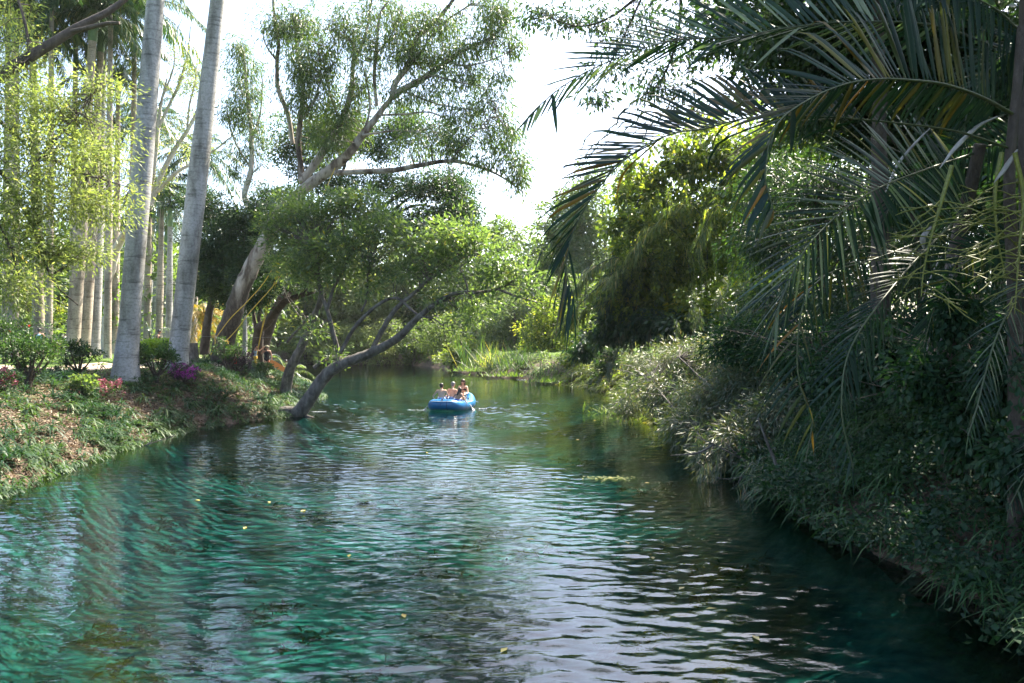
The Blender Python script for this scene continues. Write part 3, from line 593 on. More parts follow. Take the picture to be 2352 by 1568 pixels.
# water-leaning tree
c4 = lambda *pts: [(429 + .3712 * x, 429 + .3712 * y) for x, y in pts]
tree('overhanging_river_tree', 'grey tree growing out of the waterline and arching low over the river behind the raft', 'tree', (-8.9, 34.7, 0),
     [(c4((590, 1400), (690, 1395), (760, 1310), (830, 1205), (900, 1135), (1000, 1080), (1150, 1020), (1300, 935), (1420, 820), (1540, 720), (1640, 685)), 34.7, 33, 30, 7),
      (c4((640, 1396), (600, 1402), (560, 1400), (520, 1412)), 34.8, 35, 12, 3), (c4((690, 1400), (740, 1418), (800, 1430)), 34.6, 34.2, 11, 3), (c4((660, 1398), (640, 1420), (600, 1440)), 34.5, 33.9, 8, 2),
      (c4((1150, 1000), (1200, 900), (1290, 760), (1400, 660), (1500, 570), (1630, 490)), 34, 33, 12, 5),
      (c4((950, 1030), (1030, 880), (1130, 770), (1230, 700), (1310, 690), (1380, 750), (1450, 800), (1520, 810), (1590, 860)), 34, 33, 9, 3),
      (c4((935, 1100), (930, 1000), (900, 880), (870, 760), (820, 620), (815, 480), (790, 350)), 34.5, 34.5, 11, 4),
      (c4((870, 750), (905, 640), (945, 560), (1000, 440)), 34.5, 34.5, 8, 4),
      (c4((1540, 720), (1620, 670), (1710, 650), (1830, 650), (1920, 630), (1990, 600), (2040, 560)), 33, 32, 9, 4),
      (c4((1920, 630), (2010, 665), (2120, 700), (2200, 720)), 32, 31.5, 6, 2), (c4((1740, 645), (1720, 560), (1690, 500), (1740, 460)), 32.5, 32.5, 4, 2), (c4((1990, 600), (2060, 620), (2110, 680)), 32, 31.5, 3.5, 2),
      (c4((790, 1120), (840, 1080), (900, 1058), (1000, 1060), (1080, 1030)), 35, 34.8, 11, 7), (c4((1080, 770), (1110, 700), (1120, 600), (1110, 500)), 34, 34, 5, 3), (c4((1630, 490), (1700, 440), (1800, 420)), 33, 32.5, 5, 2)],
     [(700, 490, 35, 70, 36, 1.6, 80), (790, 470, 35, 70, 36, 1.6, 80), (650, 550, 35, 50, 45, 1.5, 50), (720, 570, 34.5, 60, 40, 1.5, 70), (810, 550, 34, 60, 45, 1.5, 70), (880, 520, 34, 60, 40, 1.5, 66), (950, 560, 33.5, 55, 40, 1.4, 50), (880, 610, 34, 60, 30, 1.2, 36), (760, 640, 34.5, 40, 30, 1.2, 24),
      (1030, 540, 33, 50, 36, 1.4, 50), (1100, 560, 32.5, 60, 32, 1.4, 50), (1040, 620, 33, 45, 36, 1.2, 30), (1160, 610, 32, 50, 32, 1.2, 32), (1210, 650, 31.5, 45, 32, 1.1, 26), (1080, 720, 33, 45, 28, 1.1, 24), (1120, 700, 32.5, 30, 22, 1, 12), (700, 620, 34.5, 50, 30, 1.2, 26), (780, 600, 34, 50, 30, 1.2, 28), (850, 655, 34, 50, 24, 1.2, 18), (930, 630, 33.5, 50, 26, 1.2, 22), (1000, 600, 33, 50, 30, 1.2, 26), (990, 680, 33, 30, 18, 1, 9), (1060, 665, 33, 40, 20, 1, 14), (840, 450, 34, 50, 20, 1.2, 22), (620, 510, 35, 30, 30, 1.2, 22), (1130, 640, 32, 40, 24, 1, 16), (720, 760, 34.5, 34, 28, 1, 14), (760, 820, 34.5, 30, 26, 1, 14), (700, 640, 34.5, 30, 30, 1, 12)],
     dict(mat=M['gloss'], k=22, cr=.48, L=.25, W=.085, droop=-.05), M['bark_grey'], per=.78, twig=.02, share=.6)
tree('slanted_grey_tree', 'slanted grey trunk on the bank edge between the bathers and the overhanging tree', 'tree', on(*P(660, 870, 39)[:2]),
     [(c4((615, 1230), (640, 1130), (690, 1030), (745, 910), (785, 810), (830, 690), (830, 600), (800, 500)), 39, 37, 21, 8), (c4((620, 960), (660, 910), (700, 870), (750, 800)), 38.5, 38, 6, 5)],
     [(680, 470, 37, 60, 40, 1.5, 50), (740, 520, 37, 50, 50, 1.5, 50), (650, 610, 38, 46, 30, 1.4, 40)],
     dict(mat=M['gloss'], k=32, cr=.45, L=.18, W=.07, droop=0.), M['bark_grey'], twig=.02, share=.4)
tree('dark_curving_tree', 'dark tree with one heavy limb curving low across behind the yellow ropes', 'tree', on(*P(592, 845, 50)[:2]),
     [(c4((440, 1100), (440, 1000), (450, 880), (500, 840), (560, 760), (620, 700), (720, 665), (790, 650)), 50, 47, 24, 8), (c4((455, 880), (450, 800), (470, 700), (490, 600)), 50, 50, 9, 7), (c4((430, 900), (410, 760), (400, 650)), 50, 50, 9, 6), (c4((720, 665), (760, 600), (800, 560)), 47, 47, 6, 3)],
     [(640, 640, 48, 60, 30, 1.6, 40), (600, 600, 50, 50, 30, 1.6, 36), (700, 640, 47, 30, 20, 1.2, 14)],
     dict(mat=M['ficus'], k=40, cr=.5, L=.16, W=.08, droop=.2), M['bark_dark'], twig=.02, share=.3)

# ------------------------------------------------------------------ far trees
def crowntree(name, label, u, vtop, vbot, D, w, mat, L, k, ncl, bark='bark_dark', cr=None, group=None, lumps=5, seed=0, cat='tree', droop=.3, Wr=.5, flat=.8):
    rr = np.random.default_rng(seed + int(u)); h = vbot - vtop; vols = []
    for i in range(lumps):
        a = (i + .5) / lumps; vv = vtop + h * (.16 + .74 * a) + rr.normal() * h * .03
        ww = w * (.34 + .26 * math.sin(math.pi * min(1, a * .9 + .12)))
        vols.append((u + rr.normal() * w * .12, vv, D + rr.normal() * .4, ww * (.8 + .4 * rr.random()), h / lumps * .85, ww * D / F * .8, ncl / lumps))
    b = P(u, vbot, D); b[2] = float(zg(b[0], b[1]))
    t = tree(name, label, cat, b, [([(u, 781 + (CAM_H - b[2]) * F / D), (u + w * .03, (vtop + vbot) / 2), (u - w * .02, vtop + h * .2)], D, D, max(5, w * .07), 2)], vols,
             dict(mat=mat, k=k, cr=cr or w * D / F * .12, L=L, W=L * Wr, droop=droop, flat=flat), M[bark], group=group, twig=.02, share=.08)
    return t
FT = [ # u, vtop, vbot, D, w, mat, L, ncl, label
 (1135, 480, 800, 118, 120, 'far', .55, 220, 'rounded far tree under the sky gap, left of the lowest notch'),
 (1225, 515, 800, 112, 130, 'far', .55, 240, 'far tree below the notch of bright sky'),
 (1290, 400, 790, 104, 100, 'far', .5, 230, 'tall thin-topped far tree behind the tip of the drooping frond'),
 (1385, 365, 780, 100, 165, 'fargrey', .5, 420, 'tall hazy grey-green tree behind the drooping palm frond'),
 (1040, 600, 810, 115, 130, 'far', .5, 140, 'mid green tree on the far bank right of the arching limb'),
 (960, 640, 815, 118, 120, 'willow', .5, 150, 'bright yellow-green tree on the far bank seen through the forked limbs'),
 (860, 590, 815, 116, 150, 'willow', .55, 220, 'broad bright yellow-green tree on the far bank behind the overhanging tree'),
 (750, 590, 815, 118, 150, 'willow', .55, 210, 'bright yellow-green tree on the far bank beside the slanted trunk'),
 (640, 640, 800, 122, 130, 'willow', .5, 130, 'pale yellow-green tree behind the yellow ropes'),
 (540, 560, 800, 125, 130, 'far', .55, 120, 'green tree behind the dark gnarled base of the gum'),
 (430, 600, 800, 120, 120, 'vine', .55, 110, 'green tree behind the cut stump'),
 (330, 480, 790, 122, 110, 'ficus', .55, 130, 'dark green tree far behind between the two big grey trunks'),
 (240, 420, 790, 115, 130, 'ficus', .55, 150, 'dark tree behind the tight group of palm trunks'),
 (130, 500, 790, 118, 150, 'ficus', .55, 180, 'dark spreading tree at the back of the lawn'),
 (20, 540, 790, 112, 150, 'far', .55, 150, 'green tree at the back of the lawn at the picture edge'),
 (70, 640, 795, 96, 120, 'vine', .4, 110, 'layered light green tree between two left palms'),
]
FT += [(700, 450, 790, 118, 150, 'far', .55, 230, 'pale green tree filling the gap under the gum limbs behind the slanted trunk'), (820, 480, 790, 119, 150, 'willow', .55, 220, 'yellow-green tree behind the forked river tree crown'), (960, 500, 790, 117, 150, 'far', .55, 220, 'green tree behind the arching limb of the river tree'),
       (1060, 500, 790, 116, 110, 'willow', .5, 130, 'sunlit tree top left of the sky gap'), (1200, 600, 800, 96, 120, 'willow', .4, 130, 'low sunlit tree below the sky gap'), (1450, 330, 780, 70, 120, 'fargrey', .3, 220, 'tall grey-green tree close behind the vine tree'), (1310, 620, 800, 86, 110, 'far', .36, 130, 'green tree behind the bamboo sprays')]
for i, (u, a, b, D, w, mt, L, n, lb) in enumerate(FT):
    crowntree('far_tree', lb, u, a, b, D, w, M[mt], L, 40, n, seed=i, group='trees at the back of the river and lawn')
# far wood closing the view
mb = MB(); N = 900
cx = np.concatenate([R.uniform(-130, 60, N), R.uniform(-62, -30, 260), R.uniform(14, 45, 260)]); cy = np.concatenate([R.uniform(128, 150, N), R.uniform(70, 140, 260), R.uniform(50, 130, 260)])
hh = np.interp(cx, [-130, -60, -35, -8, 4, 20, 60], [17, 15, 11, 10.5, 13, 20, 24])
cz = 2 + R.random(len(cx)) ** .8 * hh
cl = np.stack([cx, cy, cz], 1)
fill(mb, cl, cl - [0, -3, 3], 42, 2.2, .75, .42, .3)
mb.build('distant_wood', M['far'], kind='stuff', label='continuous wall of trees far behind river and lawn')

# ------------------------------------------------------------------ right bank masses
BK = 'bark_dark'
tree('vine_covered_tree', 'tall vine-draped tree with sunlit yellow-green leaves on the bend of the right bank', 'tree', on(10.5, 48),
     [([(1590, 800), (1585, 650), (1570, 500), (1600, 380), (1640, 300)], 48, 48, 26, 8), ([(1570, 520), (1500, 440), (1470, 400)], 48, 46, 9, 3), ([(1580, 450), (1660, 380), (1720, 330)], 48, 47, 9, 3)],
     [(1490, 430, 46, 60, 50, 1.8, 90), (1570, 380, 46, 60, 50, 1.8, 90), (1650, 360, 46, 60, 55, 2, 100), (1480, 520, 45, 55, 50, 1.8, 90), (1560, 500, 45, 60, 60, 1.6, 120), (1650, 480, 45, 60, 60, 1.8, 110), (1470, 610, 44, 50, 45, 1.6, 80), (1550, 610, 44, 60, 50, 1.6, 110), (1430, 570, 45, 24, 30, 1.2, 24), (1400, 640, 45, 26, 24, 1.2, 22), (1450, 380, 46, 26, 20, 1.2, 16), (1640, 600, 44, 60, 60, 1.6, 110), (1720, 420, 45, 60, 80, 2, 100), (1710, 560, 44, 50, 70, 1.6, 80),
      (1500, 700, 44, 55, 40, 1.6, 90), (1600, 710, 43, 70, 45, 1.6, 110), (1440, 500, 46, 20, 24, 1, 16), (1540, 330, 46, 40, 22, 1.2, 20), (1760, 330, 42, 70, 80, 2, 110), (1800, 480, 40, 70, 80, 2, 110), (1400, 520, 46, 18, 20, 1, 10), (1425, 450, 46, 20, 18, 1, 10), (1620, 290, 47, 50, 24, 1.2, 26), (1780, 620, 38, 70, 70, 2, 110), (1720, 700, 37, 60, 60, 1.5, 90), (1870, 300, 42, 80, 90, 2, 100)],
     dict(mat=M['vine'], k=20, cr=.42, L=.34, W=.2, droop=.7, flat=1.3), M[BK], per=.7, twig=.02, share=.2)
tree('broad_leaved_shrub_tree', 'dark broad-leaved tree with big hand-shaped leaves overhanging the dark hollow', 'tree', on(8.4, 46),
     [([(1530, 850), (1510, 760), (1480, 690), (1450, 640)], 46, 44, 12, 4), ([(1500, 740), (1440, 720), (1400, 700)], 45, 44, 6, 2)],
     [(1440, 640, 45, 45, 40, 1.5, 60), (1420, 700, 45, 45, 40, 1.5, 60), (1480, 740, 44, 55, 45, 1.5, 80), (1400, 760, 45, 45, 30, 1.4, 50), (1560, 760, 42, 60, 40, 1.4, 60), (1340, 790, 50, 45, 25, 1.4, 30)],
     dict(mat=M['ficus'], k=34, cr=.55, L=.34, W=.17, droop=.9), M[BK], twig=.02, share=.3)
def culms(name, label, items, mat, leafn, L, W, group=None, culm='rib', base=None, cat='bamboo', k=14):
    """arching stems with narrow leaves: items (path, D0, D1, w)"""
    b = base if base is not None else P(*items[0][0][0], items[0][1]); t = root(name, b, label, cat, group)
    mb = MB(); lv = MB()
    for (path, D0, D1, w) in items:
        p = limbpts(path, D0, D1); q = crv(p, 24); mb_ = MB(); tube(mb_, rel(t, q), [w * D0 / F / 2, w * D1 / F / 5], 6); mb_.build('stem', M[culm], t, smooth=True)
        s = R.integers(5, 24, leafn); C = q[s] + R.normal(size=(leafn, 3)) * .12
        T = nrm(np.gradient(q, axis=0))[s]
        m = leafn * k; idx = np.repeat(np.arange(leafn), k)
        d = T[idx] * .8 + rdir(m) * .8; d[:, 2] -= .35
        blades(lv, rel(t, C[idx] + rdir(m) * .12), d, L * (.6 + .7 * R.random(m)), W, .5, 3)
    lv.build('foliage', mat, t); return t
culms('bamboo_clump', 'pale arching bamboo sprays reaching over the water beside the far grass point',
      [([(1560, 760), (1500, 620), (1430, 590), (1370, 610), (1330, 660)], 44, 42, 5), ([(1550, 760), (1470, 640), (1400, 640), (1330, 700), (1290, 745)], 44, 43, 5), ([(1560, 760), (1500, 600), (1450, 600), (1400, 650)], 44, 42, 4), ([(1550, 780), (1480, 700), (1400, 690), (1330, 730), (1285, 755)], 44, 43, 4),
       ([(1600, 760), (1570, 560), (1500, 520), (1450, 590)], 43, 42, 4), ([(1620, 760), (1620, 520), (1560, 470), (1500, 520)], 43, 42, 4), ([(1640, 780), (1690, 560), (1650, 470), (1600, 560)], 42, 41, 4)],
      M['bamboo'], 60, .45, .05, base=on(9.0, 45))
for k, (u, v, D, w, h, n, mt, lb) in enumerate([(1520, 470, 44, 50, 130, 12, 'bamboo', 'sunlit trailing vines hanging down the middle of the vine tree'), (1600, 420, 43.5, 60, 150, 14, 'vine', 'long trailing vines on the upper part of the vine tree'), (1660, 560, 42, 60, 140, 14, 'bamboo', 'straw-coloured trailing vines low on the vine tree'), (1480, 600, 43.5, 40, 90, 16, 'vine', 'short trailing vines above the dark hollow'), (1700, 700, 36, 60, 90, 24, 'shrubdry', 'greyish trailing vines over the big shrub')]):
    b = P(u, v, D); t = root('trailing_vine', b, lb, 'vine', 'vines trailing from the right-bank trees'); mb = MB(); st = MB()
    for j in range(n):
        a = P(u + R.normal() * w, v + R.normal() * h * .35, D - R.random() * 1.2); L = h / F * D * R.uniform(.4, 1.0); q = crv([a, a + [R.normal() * .15, -.3, -L * .4], a + [R.normal() * .3, -.2, -L]], 16)
        tube(st, rel(t, q), [.014, .006], 4, cap=False); i = R.integers(0, 16, 90); fill(mb, rel(t, q[i]), rel(t, q[i]) * [1, 1, 0], 1, .12, .2 if mt != 'vine' else .16, .035 if mt != 'vine' else .1, 1.0)
    st.build('vine_stem', M['rib'], t, kind='stuff'); mb.build('foliage', M[mt], t)
culms('hanging_bamboo', 'dry pinkish bamboo spray hanging into the dark hollow over the water',
      [([(1530, 760), (1480, 720), (1440, 740), (1420, 800), (1400, 860)], 44, 43, 4), ([(1540, 740), (1470, 740), (1450, 790), (1440, 860)], 44, 43, 4), ([(1540, 750), (1500, 740), (1480, 800), (1470, 860)], 43, 42, 4)],
      M['shrubdry'], 40, .3, .03, base=on(8.0, 44))
# reeds and grasses on the far point
def reeds(name, label, u, v, D, w, h, n, mat, W=.03, spread=.5, cat='reeds', group=None, droop=.35):
    b = P(u, v, D); b[2] = max(0, float(zg(b[0], b[1]))); t = root(name, b, label, cat, group)
    mb = MB(); a = R.normal(size=(n, 3)) * np.array([w, w * .6, 0]); a[:, 2] = -.1
    d = R.normal(size=(n, 3)) * spread * np.array([1, 1, 0]) + [0, 0, 1]
    blades(mb, a, d, h * (.5 + .6 * R.random(n)), W, droop * R.random(n) * 1.5, 4); mb.build('foliage', mat, t); return t
reeds('tall_reeds', 'tall upright green reeds at the tip of the grassy point', 1095, 850, 80, 1.1, 4.4, 150, M['bankplant'], .07, .3)
reeds('tall_reeds', 'shorter straw-tipped reeds beside the upright reeds on the grassy point', 1130, 850, 76, 1.1, 3.0, 160, M['bamboo'], .06, .45)
reeds('tall_reeds', 'wide clump of reeds in the middle of the grassy point', 1190, 860, 70, 1.2, 3.2, 180, M['bankplant'], .06, .4)
reeds('tall_reeds', 'reeds next to the dark overhanging bush on the grassy point', 1260, 870, 62, 1.0, 2.4, 160, M['bankplant'], .05, .45)
reeds('grass_bank', 'sunlit low grass mound spilling into the water at the end of the point', 1110, 862, 77, 1.4, .9, 500, M['grass'], .05, .8, 'grass')
reeds('grass_bank', 'sunlit low grass along the waterline in the middle of the point', 1190, 868, 69, 1.5, .8, 500, M['grass'], .05, .8, 'grass')
reeds('grass_bank', 'shaded low grass along the waterline at the near end of the point', 1290, 882, 60, 1.2, .7, 400, M['grass'], .045, .8, 'grass')
# bushes at the far waterline
FB = [(700, 770, 830, 112, 90, 'far', 40, 'dark bush at the far waterline seen past the slanted trunk'), (780, 770, 835, 110, 90, 'willow', 60, 'bright bush at the far waterline behind the forked limb'), (870, 760, 838, 108, 90, 'willow', 70, 'bright willowy bush at the far waterline below the arching limb'),
      (950, 770, 842, 106, 80, 'far', 60, 'green bush at the far waterline left of the reeds'), (1020, 740, 845, 102, 90, 'far', 80, 'dark leafy bush at the far waterline behind the raft'), (1090, 700, 830, 96, 110, 'far', 110, 'tall dark bush behind the reeds'), (1180, 690, 840, 90, 120, 'fargrey', 130, 'grey-green bush behind the middle reeds'), (1270, 700, 860, 78, 110, 'vine', 130, 'yellow-green bush behind the end of the point'),
      (1340, 740, 885, 62, 90, 'vine', 90, 'small leafy bush where the point meets the dark hollow'), (1400, 790, 905, 54, 80, 'ficus', 80, 'dark bush over the hollow at the waterline'), (1060, 790, 858, 88, 60, 'bamboo', 60, 'straw-coloured shrub at the tip of the point')]
for i, (u, a, b, D, w, mt, n, lb) in enumerate(FB):
    crowntree('riverside_bush', lb, u, a - 25, b, D, w * 1.15, M[mt], .3 if D > 70 else .2, 40, int(n * 1.6), seed=50 + i, lumps=3, group='bushes along the far waterline', cat='bush')
# overhanging shrub
tree('overhanging_shrub', 'grey-green shrub with many dry curled leaves leaning over the water below the fronds', 'shrub', on(7.2, 27),
     [([(1850, 1180, 16.5), (1820, 1080, 18), (1790, 980, 20), (1760, 880, 23), (1700, 820, 26)], 18, 26, 14, 4), ([(1820, 1085, 18), (1700, 1070, 19), (1620, 1010, 21), (1560, 950, 24), (1500, 880, 28)], 18, 28, 6, 2), ([(1800, 1060, 18), (1740, 1080, 18.5), (1660, 1100, 19), (1600, 1060, 20)], 18, 20, 5, 2), ([(1790, 980), (1650, 900), (1560, 820)], 21, 27, 6, 2)],
     [(1500, 840, 31, 60, 35, 1.4, 60), (1580, 830, 29, 70, 40, 1.6, 90), (1660, 830, 27, 70, 50, 1.6, 100), (1540, 900, 28, 80, 40, 1.5, 100), (1640, 920, 25, 80, 50, 1.5, 120), (1720, 900, 23, 70, 60, 1.4, 110), (1450, 930, 32, 40, 18, .9, 30), (1600, 980, 23, 70, 35, 1.2, 80), (1700, 1010, 20, 70, 45, 1.1, 80), (1780, 960, 20, 60, 60, 1.1, 80), (1640, 1050, 20.5, 50, 25, .8, 34)],
     dict(mat=M['shrubdry'], k=52, cr=.42, L=.2, W=.032, droop=.7, flat=1), M['bark_grey'], twig=.014, share=.5)
culms('drooping_willow_spray', 'thin leafy spray hanging down and touching the water', [([(1690, 1040), (1650, 1030), (1620, 1090), (1625, 1165)], 19, 18.5, 2.5), ([(1660, 1060), (1640, 1080), (1615, 1130)], 19, 18.5, 2)], M['shrubdry'], 22, .24, .022, cat='branch', base=P(1690, 1040, 19), k=7)
culms('drooping_willow_spray', 'second shorter leafy spray hanging over the water beside the fallen branch', [([(1760, 1050), (1740, 1060), (1720, 1110), (1700, 1150)], 17, 16.5, 2.5)], M['shrubdry'], 16, .22, .02, cat='branch', base=P(1760, 1050, 17), k=7)
reeds('grass_bank', 'bright green grass clump at the waterline under the overhanging shrub', 1470, 938, 36, 1.0, .8, 500, M['grass'], .03, .8, 'grass')
# dark trees behind the near palms
tree('dark_backing_tree', 'dark dense tree behind the big arching frond, sky specks between its leaves', 'tree', on(11.5, 20),
     [([(2120, 850), (2110, 600), (2080, 300), (2100, 50)], 20, 20, 18, 8), ([(2080, 350), (1950, 200), (1850, 60)], 20, 20, 14, 6), ([(2090, 200), (2200, 60)], 20, 20, 12, 6)],
     [(1760, 120, 21, 100, 90, 2, 60), (1900, 80, 20, 110, 90, 2, 130), (2050, 80, 20, 120, 90, 2, 150), (2200, 100, 20, 110, 100, 2, 150), (2320, 150, 19, 100, 120, 2, 130), (1880, 230, 21, 90, 80, 2, 90), (2020, 280, 21, 110, 90, 2, 130), (2180, 300, 20, 110, 100, 2, 140), (2340, 380, 18, 80, 120, 2, 100), (1700, 30, 22, 80, 50, 1.5, 30)],
     dict(mat=M['ficus'], k=44, cr=.5, L=.17, W=.08, droop=.5), M[BK], twig=.02, share=.15)
tree('dark_backing_tree', 'dark bushy tree behind the lower fronds, from the slope up', 'tree', on(12.5, 24),
     [([(1900, 850), (1890, 650), (1870, 450)], 24, 24, 22, 8)],
     [(1760, 420, 27, 70, 80, 2, 90), (1780, 560, 26, 80, 80, 2, 120), (1800, 700, 25, 90, 70, 2, 120), (1900, 420, 24, 90, 80, 2, 110), (1950, 560, 23, 90, 80, 2, 110), (1960, 700, 22, 90, 80, 2, 110), (2100, 450, 21, 100, 80, 2, 90), (2120, 600, 20, 100, 80, 2, 90), (2250, 560, 18, 90, 90, 2, 80), (2260, 700, 16.5, 90, 70, 1.6, 60)],
     dict(mat=M['ficus'], k=44, cr=.5, L=.17, W=.05, droop=.9), M[BK], twig=.02, share=.15)
tree('dark_understory_bush', 'dark bushes closing the slope under the lower fronds', 'bush', on(11, 19), [([(1900, 860), (1900, 800)], 19, 19, 8, 3)],
     [(1700, 790, 24, 70, 50, 1.5, 90), (1800, 810, 22, 80, 50, 1.5, 100), (1900, 800, 20, 80, 50, 1.5, 100), (2010, 790, 18, 80, 60, 1.5, 100), (2120, 780, 17, 90, 60, 1.5, 90), (2240, 790, 15, 90, 60, 1.5, 80), (2350, 800, 14, 80, 80, 1.5, 70)],
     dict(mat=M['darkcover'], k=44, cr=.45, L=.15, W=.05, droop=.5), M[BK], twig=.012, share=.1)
for (x, y, z, r, lb) in [(13, 12, 8, 4.2, 'added dark tree outside the frame shading the near right slope'), (15, 19, 9, 4.5, 'added dark shade tree outside the frame behind the near palms'), (12, 5, 8, 4, 'added shade tree outside the frame over the near right corner'), (17, 28, 10, 5, 'tall shade tree added behind the overhanging shrub'), (7.4, 11.4, 12.6, 3.9, 'added high tree whose crown above the frame shades the near palm fronds'), (8.0, 17.5, 13.5, 4.2, 'added high tree above the frame shading the lower fronds and slope'), (10, 22, 14, 4, 'added high shade tree above the frame behind the near palms')]:  # trees added to cast shade on the palms, slope and water
    uu, vv = 1176 + x / y * F, 781 - (z - CAM_H) / y * F; px = F / y
    tree('added_shade_tree', lb, 'tree', on(x, y), [([(uu, 781 + 1 * px), (uu + 10, 781 - 2 * px), (uu, vv)], y, y, .4 * px, .15 * px)], [(uu, vv, y, r * px, r * .6 * px, r, 260 if x > 11 else 190), (uu - r * .4 * px, vv + 1.8 * px, y, r * .8 * px, r * .4 * px, r * .8, 160 if x > 11 else 60)],
         dict(mat=M['ficus'], k=40, cr=.7, L=.24, W=.12, droop=.4), M[BK], share=.05)
tree('creeper_curtain', 'dark creepers climbing over the near palm stems down to the slope', 'creeper', on(6.6, 11.2), [([(2180, 1000), (2185, 800)], 11.3, 11.3, 3, 2)],
     [(2190, 740, 11.3, 50, 80, .3, 30), (2150, 880, 11.4, 90, 50, .5, 40), (2200, 960, 11.2, 80, 50, .5, 36), (2300, 860, 10.4, 90, 60, .6, 30), (2340, 1060, 9.6, 70, 60, .5, 26), (2250, 1010, 10.8, 80, 50, .5, 26), (2050, 800, 14, 80, 60, .8, 50), (1950, 850, 15, 80, 40, .8, 40)],
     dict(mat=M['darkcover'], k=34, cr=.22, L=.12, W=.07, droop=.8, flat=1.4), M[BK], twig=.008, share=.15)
tree('hanging_leafy_bough', 'leafy bough hanging in from the top edge over the sky gap', 'branch', P(1500, -60, 24),
     [([(1560, -80), (1480, -20), (1400, 40), (1330, 60), (1260, 40)], 22, 24, 8, 2), ([(1480, -20), (1430, 90), (1380, 180), (1350, 240)], 22, 23, 5, 1.5), ([(1560, -80), (1560, 60), (1520, 180), (1450, 240)], 22, 23, 7, 1.5)],
     [(1240, 20, 24, 45, 26, .9, 20), (1320, 40, 24, 60, 40, 1, 26), (1400, 50, 23, 60, 50, 1, 26), (1480, 60, 23, 60, 60, 1, 28), (1560, 90, 23, 60, 70, 1.2, 28), (1400, 150, 23, 60, 50, 1, 22), (1490, 190, 23, 60, 50, 1, 22), (1370, 215, 23, 36, 26, .8, 10), (1580, 220, 23, 50, 50, 1, 16), (1640, 120, 22, 60, 80, 1.2, 24)],
     dict(mat=M['ficus'], k=18, cr=.36, L=.2, W=.06, droop=.8), M[BK], twig=.014, share=.6)

# ------------------------------------------------------------------ near fronds
def D3(du, dv, dd): return np.array([du, dd, -dv], float)
def leaflet_mesh(base, d, L, W, droop, side, curl=0.0, seg=7, fold=.35, r=.4):
    """one leaflet: folded along its midrib, bending down, optional curled tip"""
    t = np.linspace(0, 1, seg + 1); d = d / np.linalg.norm(d)
    c = base + d * (L * t)[:, None]; c[:, 2] -= droop * L * t ** 2.2
    if curl:
        k = np.clip((t - .62) / .38, 0, 1); c[:, 2] -= curl * L * k ** 1.6; c -= d * (curl * L * .55 * k ** 2)[:, None]
    w = np.interp(t, [0, .08, .3, .7, 1], [.3, .75, 1, .7, .03]) * W * .5
    s = side / np.linalg.norm(side); n = np.cross(s, d)
    V = np.concatenate([c - s * w[:, None] + n * (w * fold)[:, None], c, c + s * w[:, None] + n * (w * fold)[:, None]])
    m = seg + 1; i = np.arange(seg)
    f = np.concatenate([np.stack([i, i + 1, m + i + 1, m + i], -1), np.stack([m + i, m + i + 1, 2 * m + i + 1, 2 * m + i], -1)])
    return MB().add(V, f, np.full(3 * m, r))
def near_frond(t, path, n, A, B, LA, LB_, W, mat, droop=.3, curl=0.0, ribw=9, start=.0, warm=None, env=None, jit=.08, r=(0, .85), seg=7, label=None, stuff=False):
    """path (u,v,D); A/B: list of direction triples (du,dv,dD) along the rib for the two rows; LA/LB lengths in m"""
    q0 = np.array([P(*p) for p in path]); q = crv(q0, 60)
    mb = MB(); D0 = path[0][2]; tube(mb, rel(t, q), [ribw * D0 / F / 2, ribw * D0 / F / 2.6, .011, .008], 8, flat=.7)
    rb = mb.build('frond', M['rib'], t, smooth=True)
    if label: rb['label'] = label
    s = np.linspace(start, 1, n); st = np.linspace(0, 1, 60)
    qq = np.stack([np.interp(s, st, q[:, k]) for k in range(3)], 1); T = nrm(np.stack([np.interp(s, st, np.gradient(q[:, k])) for k in range(3)], 1))
    acc = MB()
    for dirs, LL in ((A, LA), (B, LB_)):
        if dirs is None: continue
        dd = np.array([D3(*x) for x in dirs]); ls = np.linspace(0, 1, len(dd))
        for i in range(n):
            a = (s[i] - start) / (1 - start); d = np.array([np.interp(a, ls, dd[:, k]) for k in range(3)]) + R.normal(size=3) * jit
            bent = R.random() < .07
            if R.random() < .025: continue
            if bent: d = d + R.normal(size=3) * .3 + [0, 0, -.35]
            e = np.interp(a, *(env or ([0, .08, .35, .75, 1], [.55, .8, 1, .8, .35])))
            L = LL * e * R.uniform(.9, 1.08); sd = T[i] + R.normal(size=3) * .12
            rv = R.uniform(*r)
            mt = mat
            if warm and R.random() < warm[0]: mt = M[warm[1]]
            lm = leaflet_mesh(rel(t, [qq[i]])[0], d, L, W * R.uniform(.8, 1.1), droop * R.uniform(.5, 1.4), sd, curl * R.uniform(.3, 1.4) if curl else 0, seg, r=rv)
            if stuff: acc.v += lm.v; acc.r += lm.r; acc.f.append(lm.f[0] + acc.n); acc.n += lm.n
            else: lm.build('leaflet', mt, rb)
    if stuff: acc.build('leaflets', mat, rb, kind='stuff')
    return rb

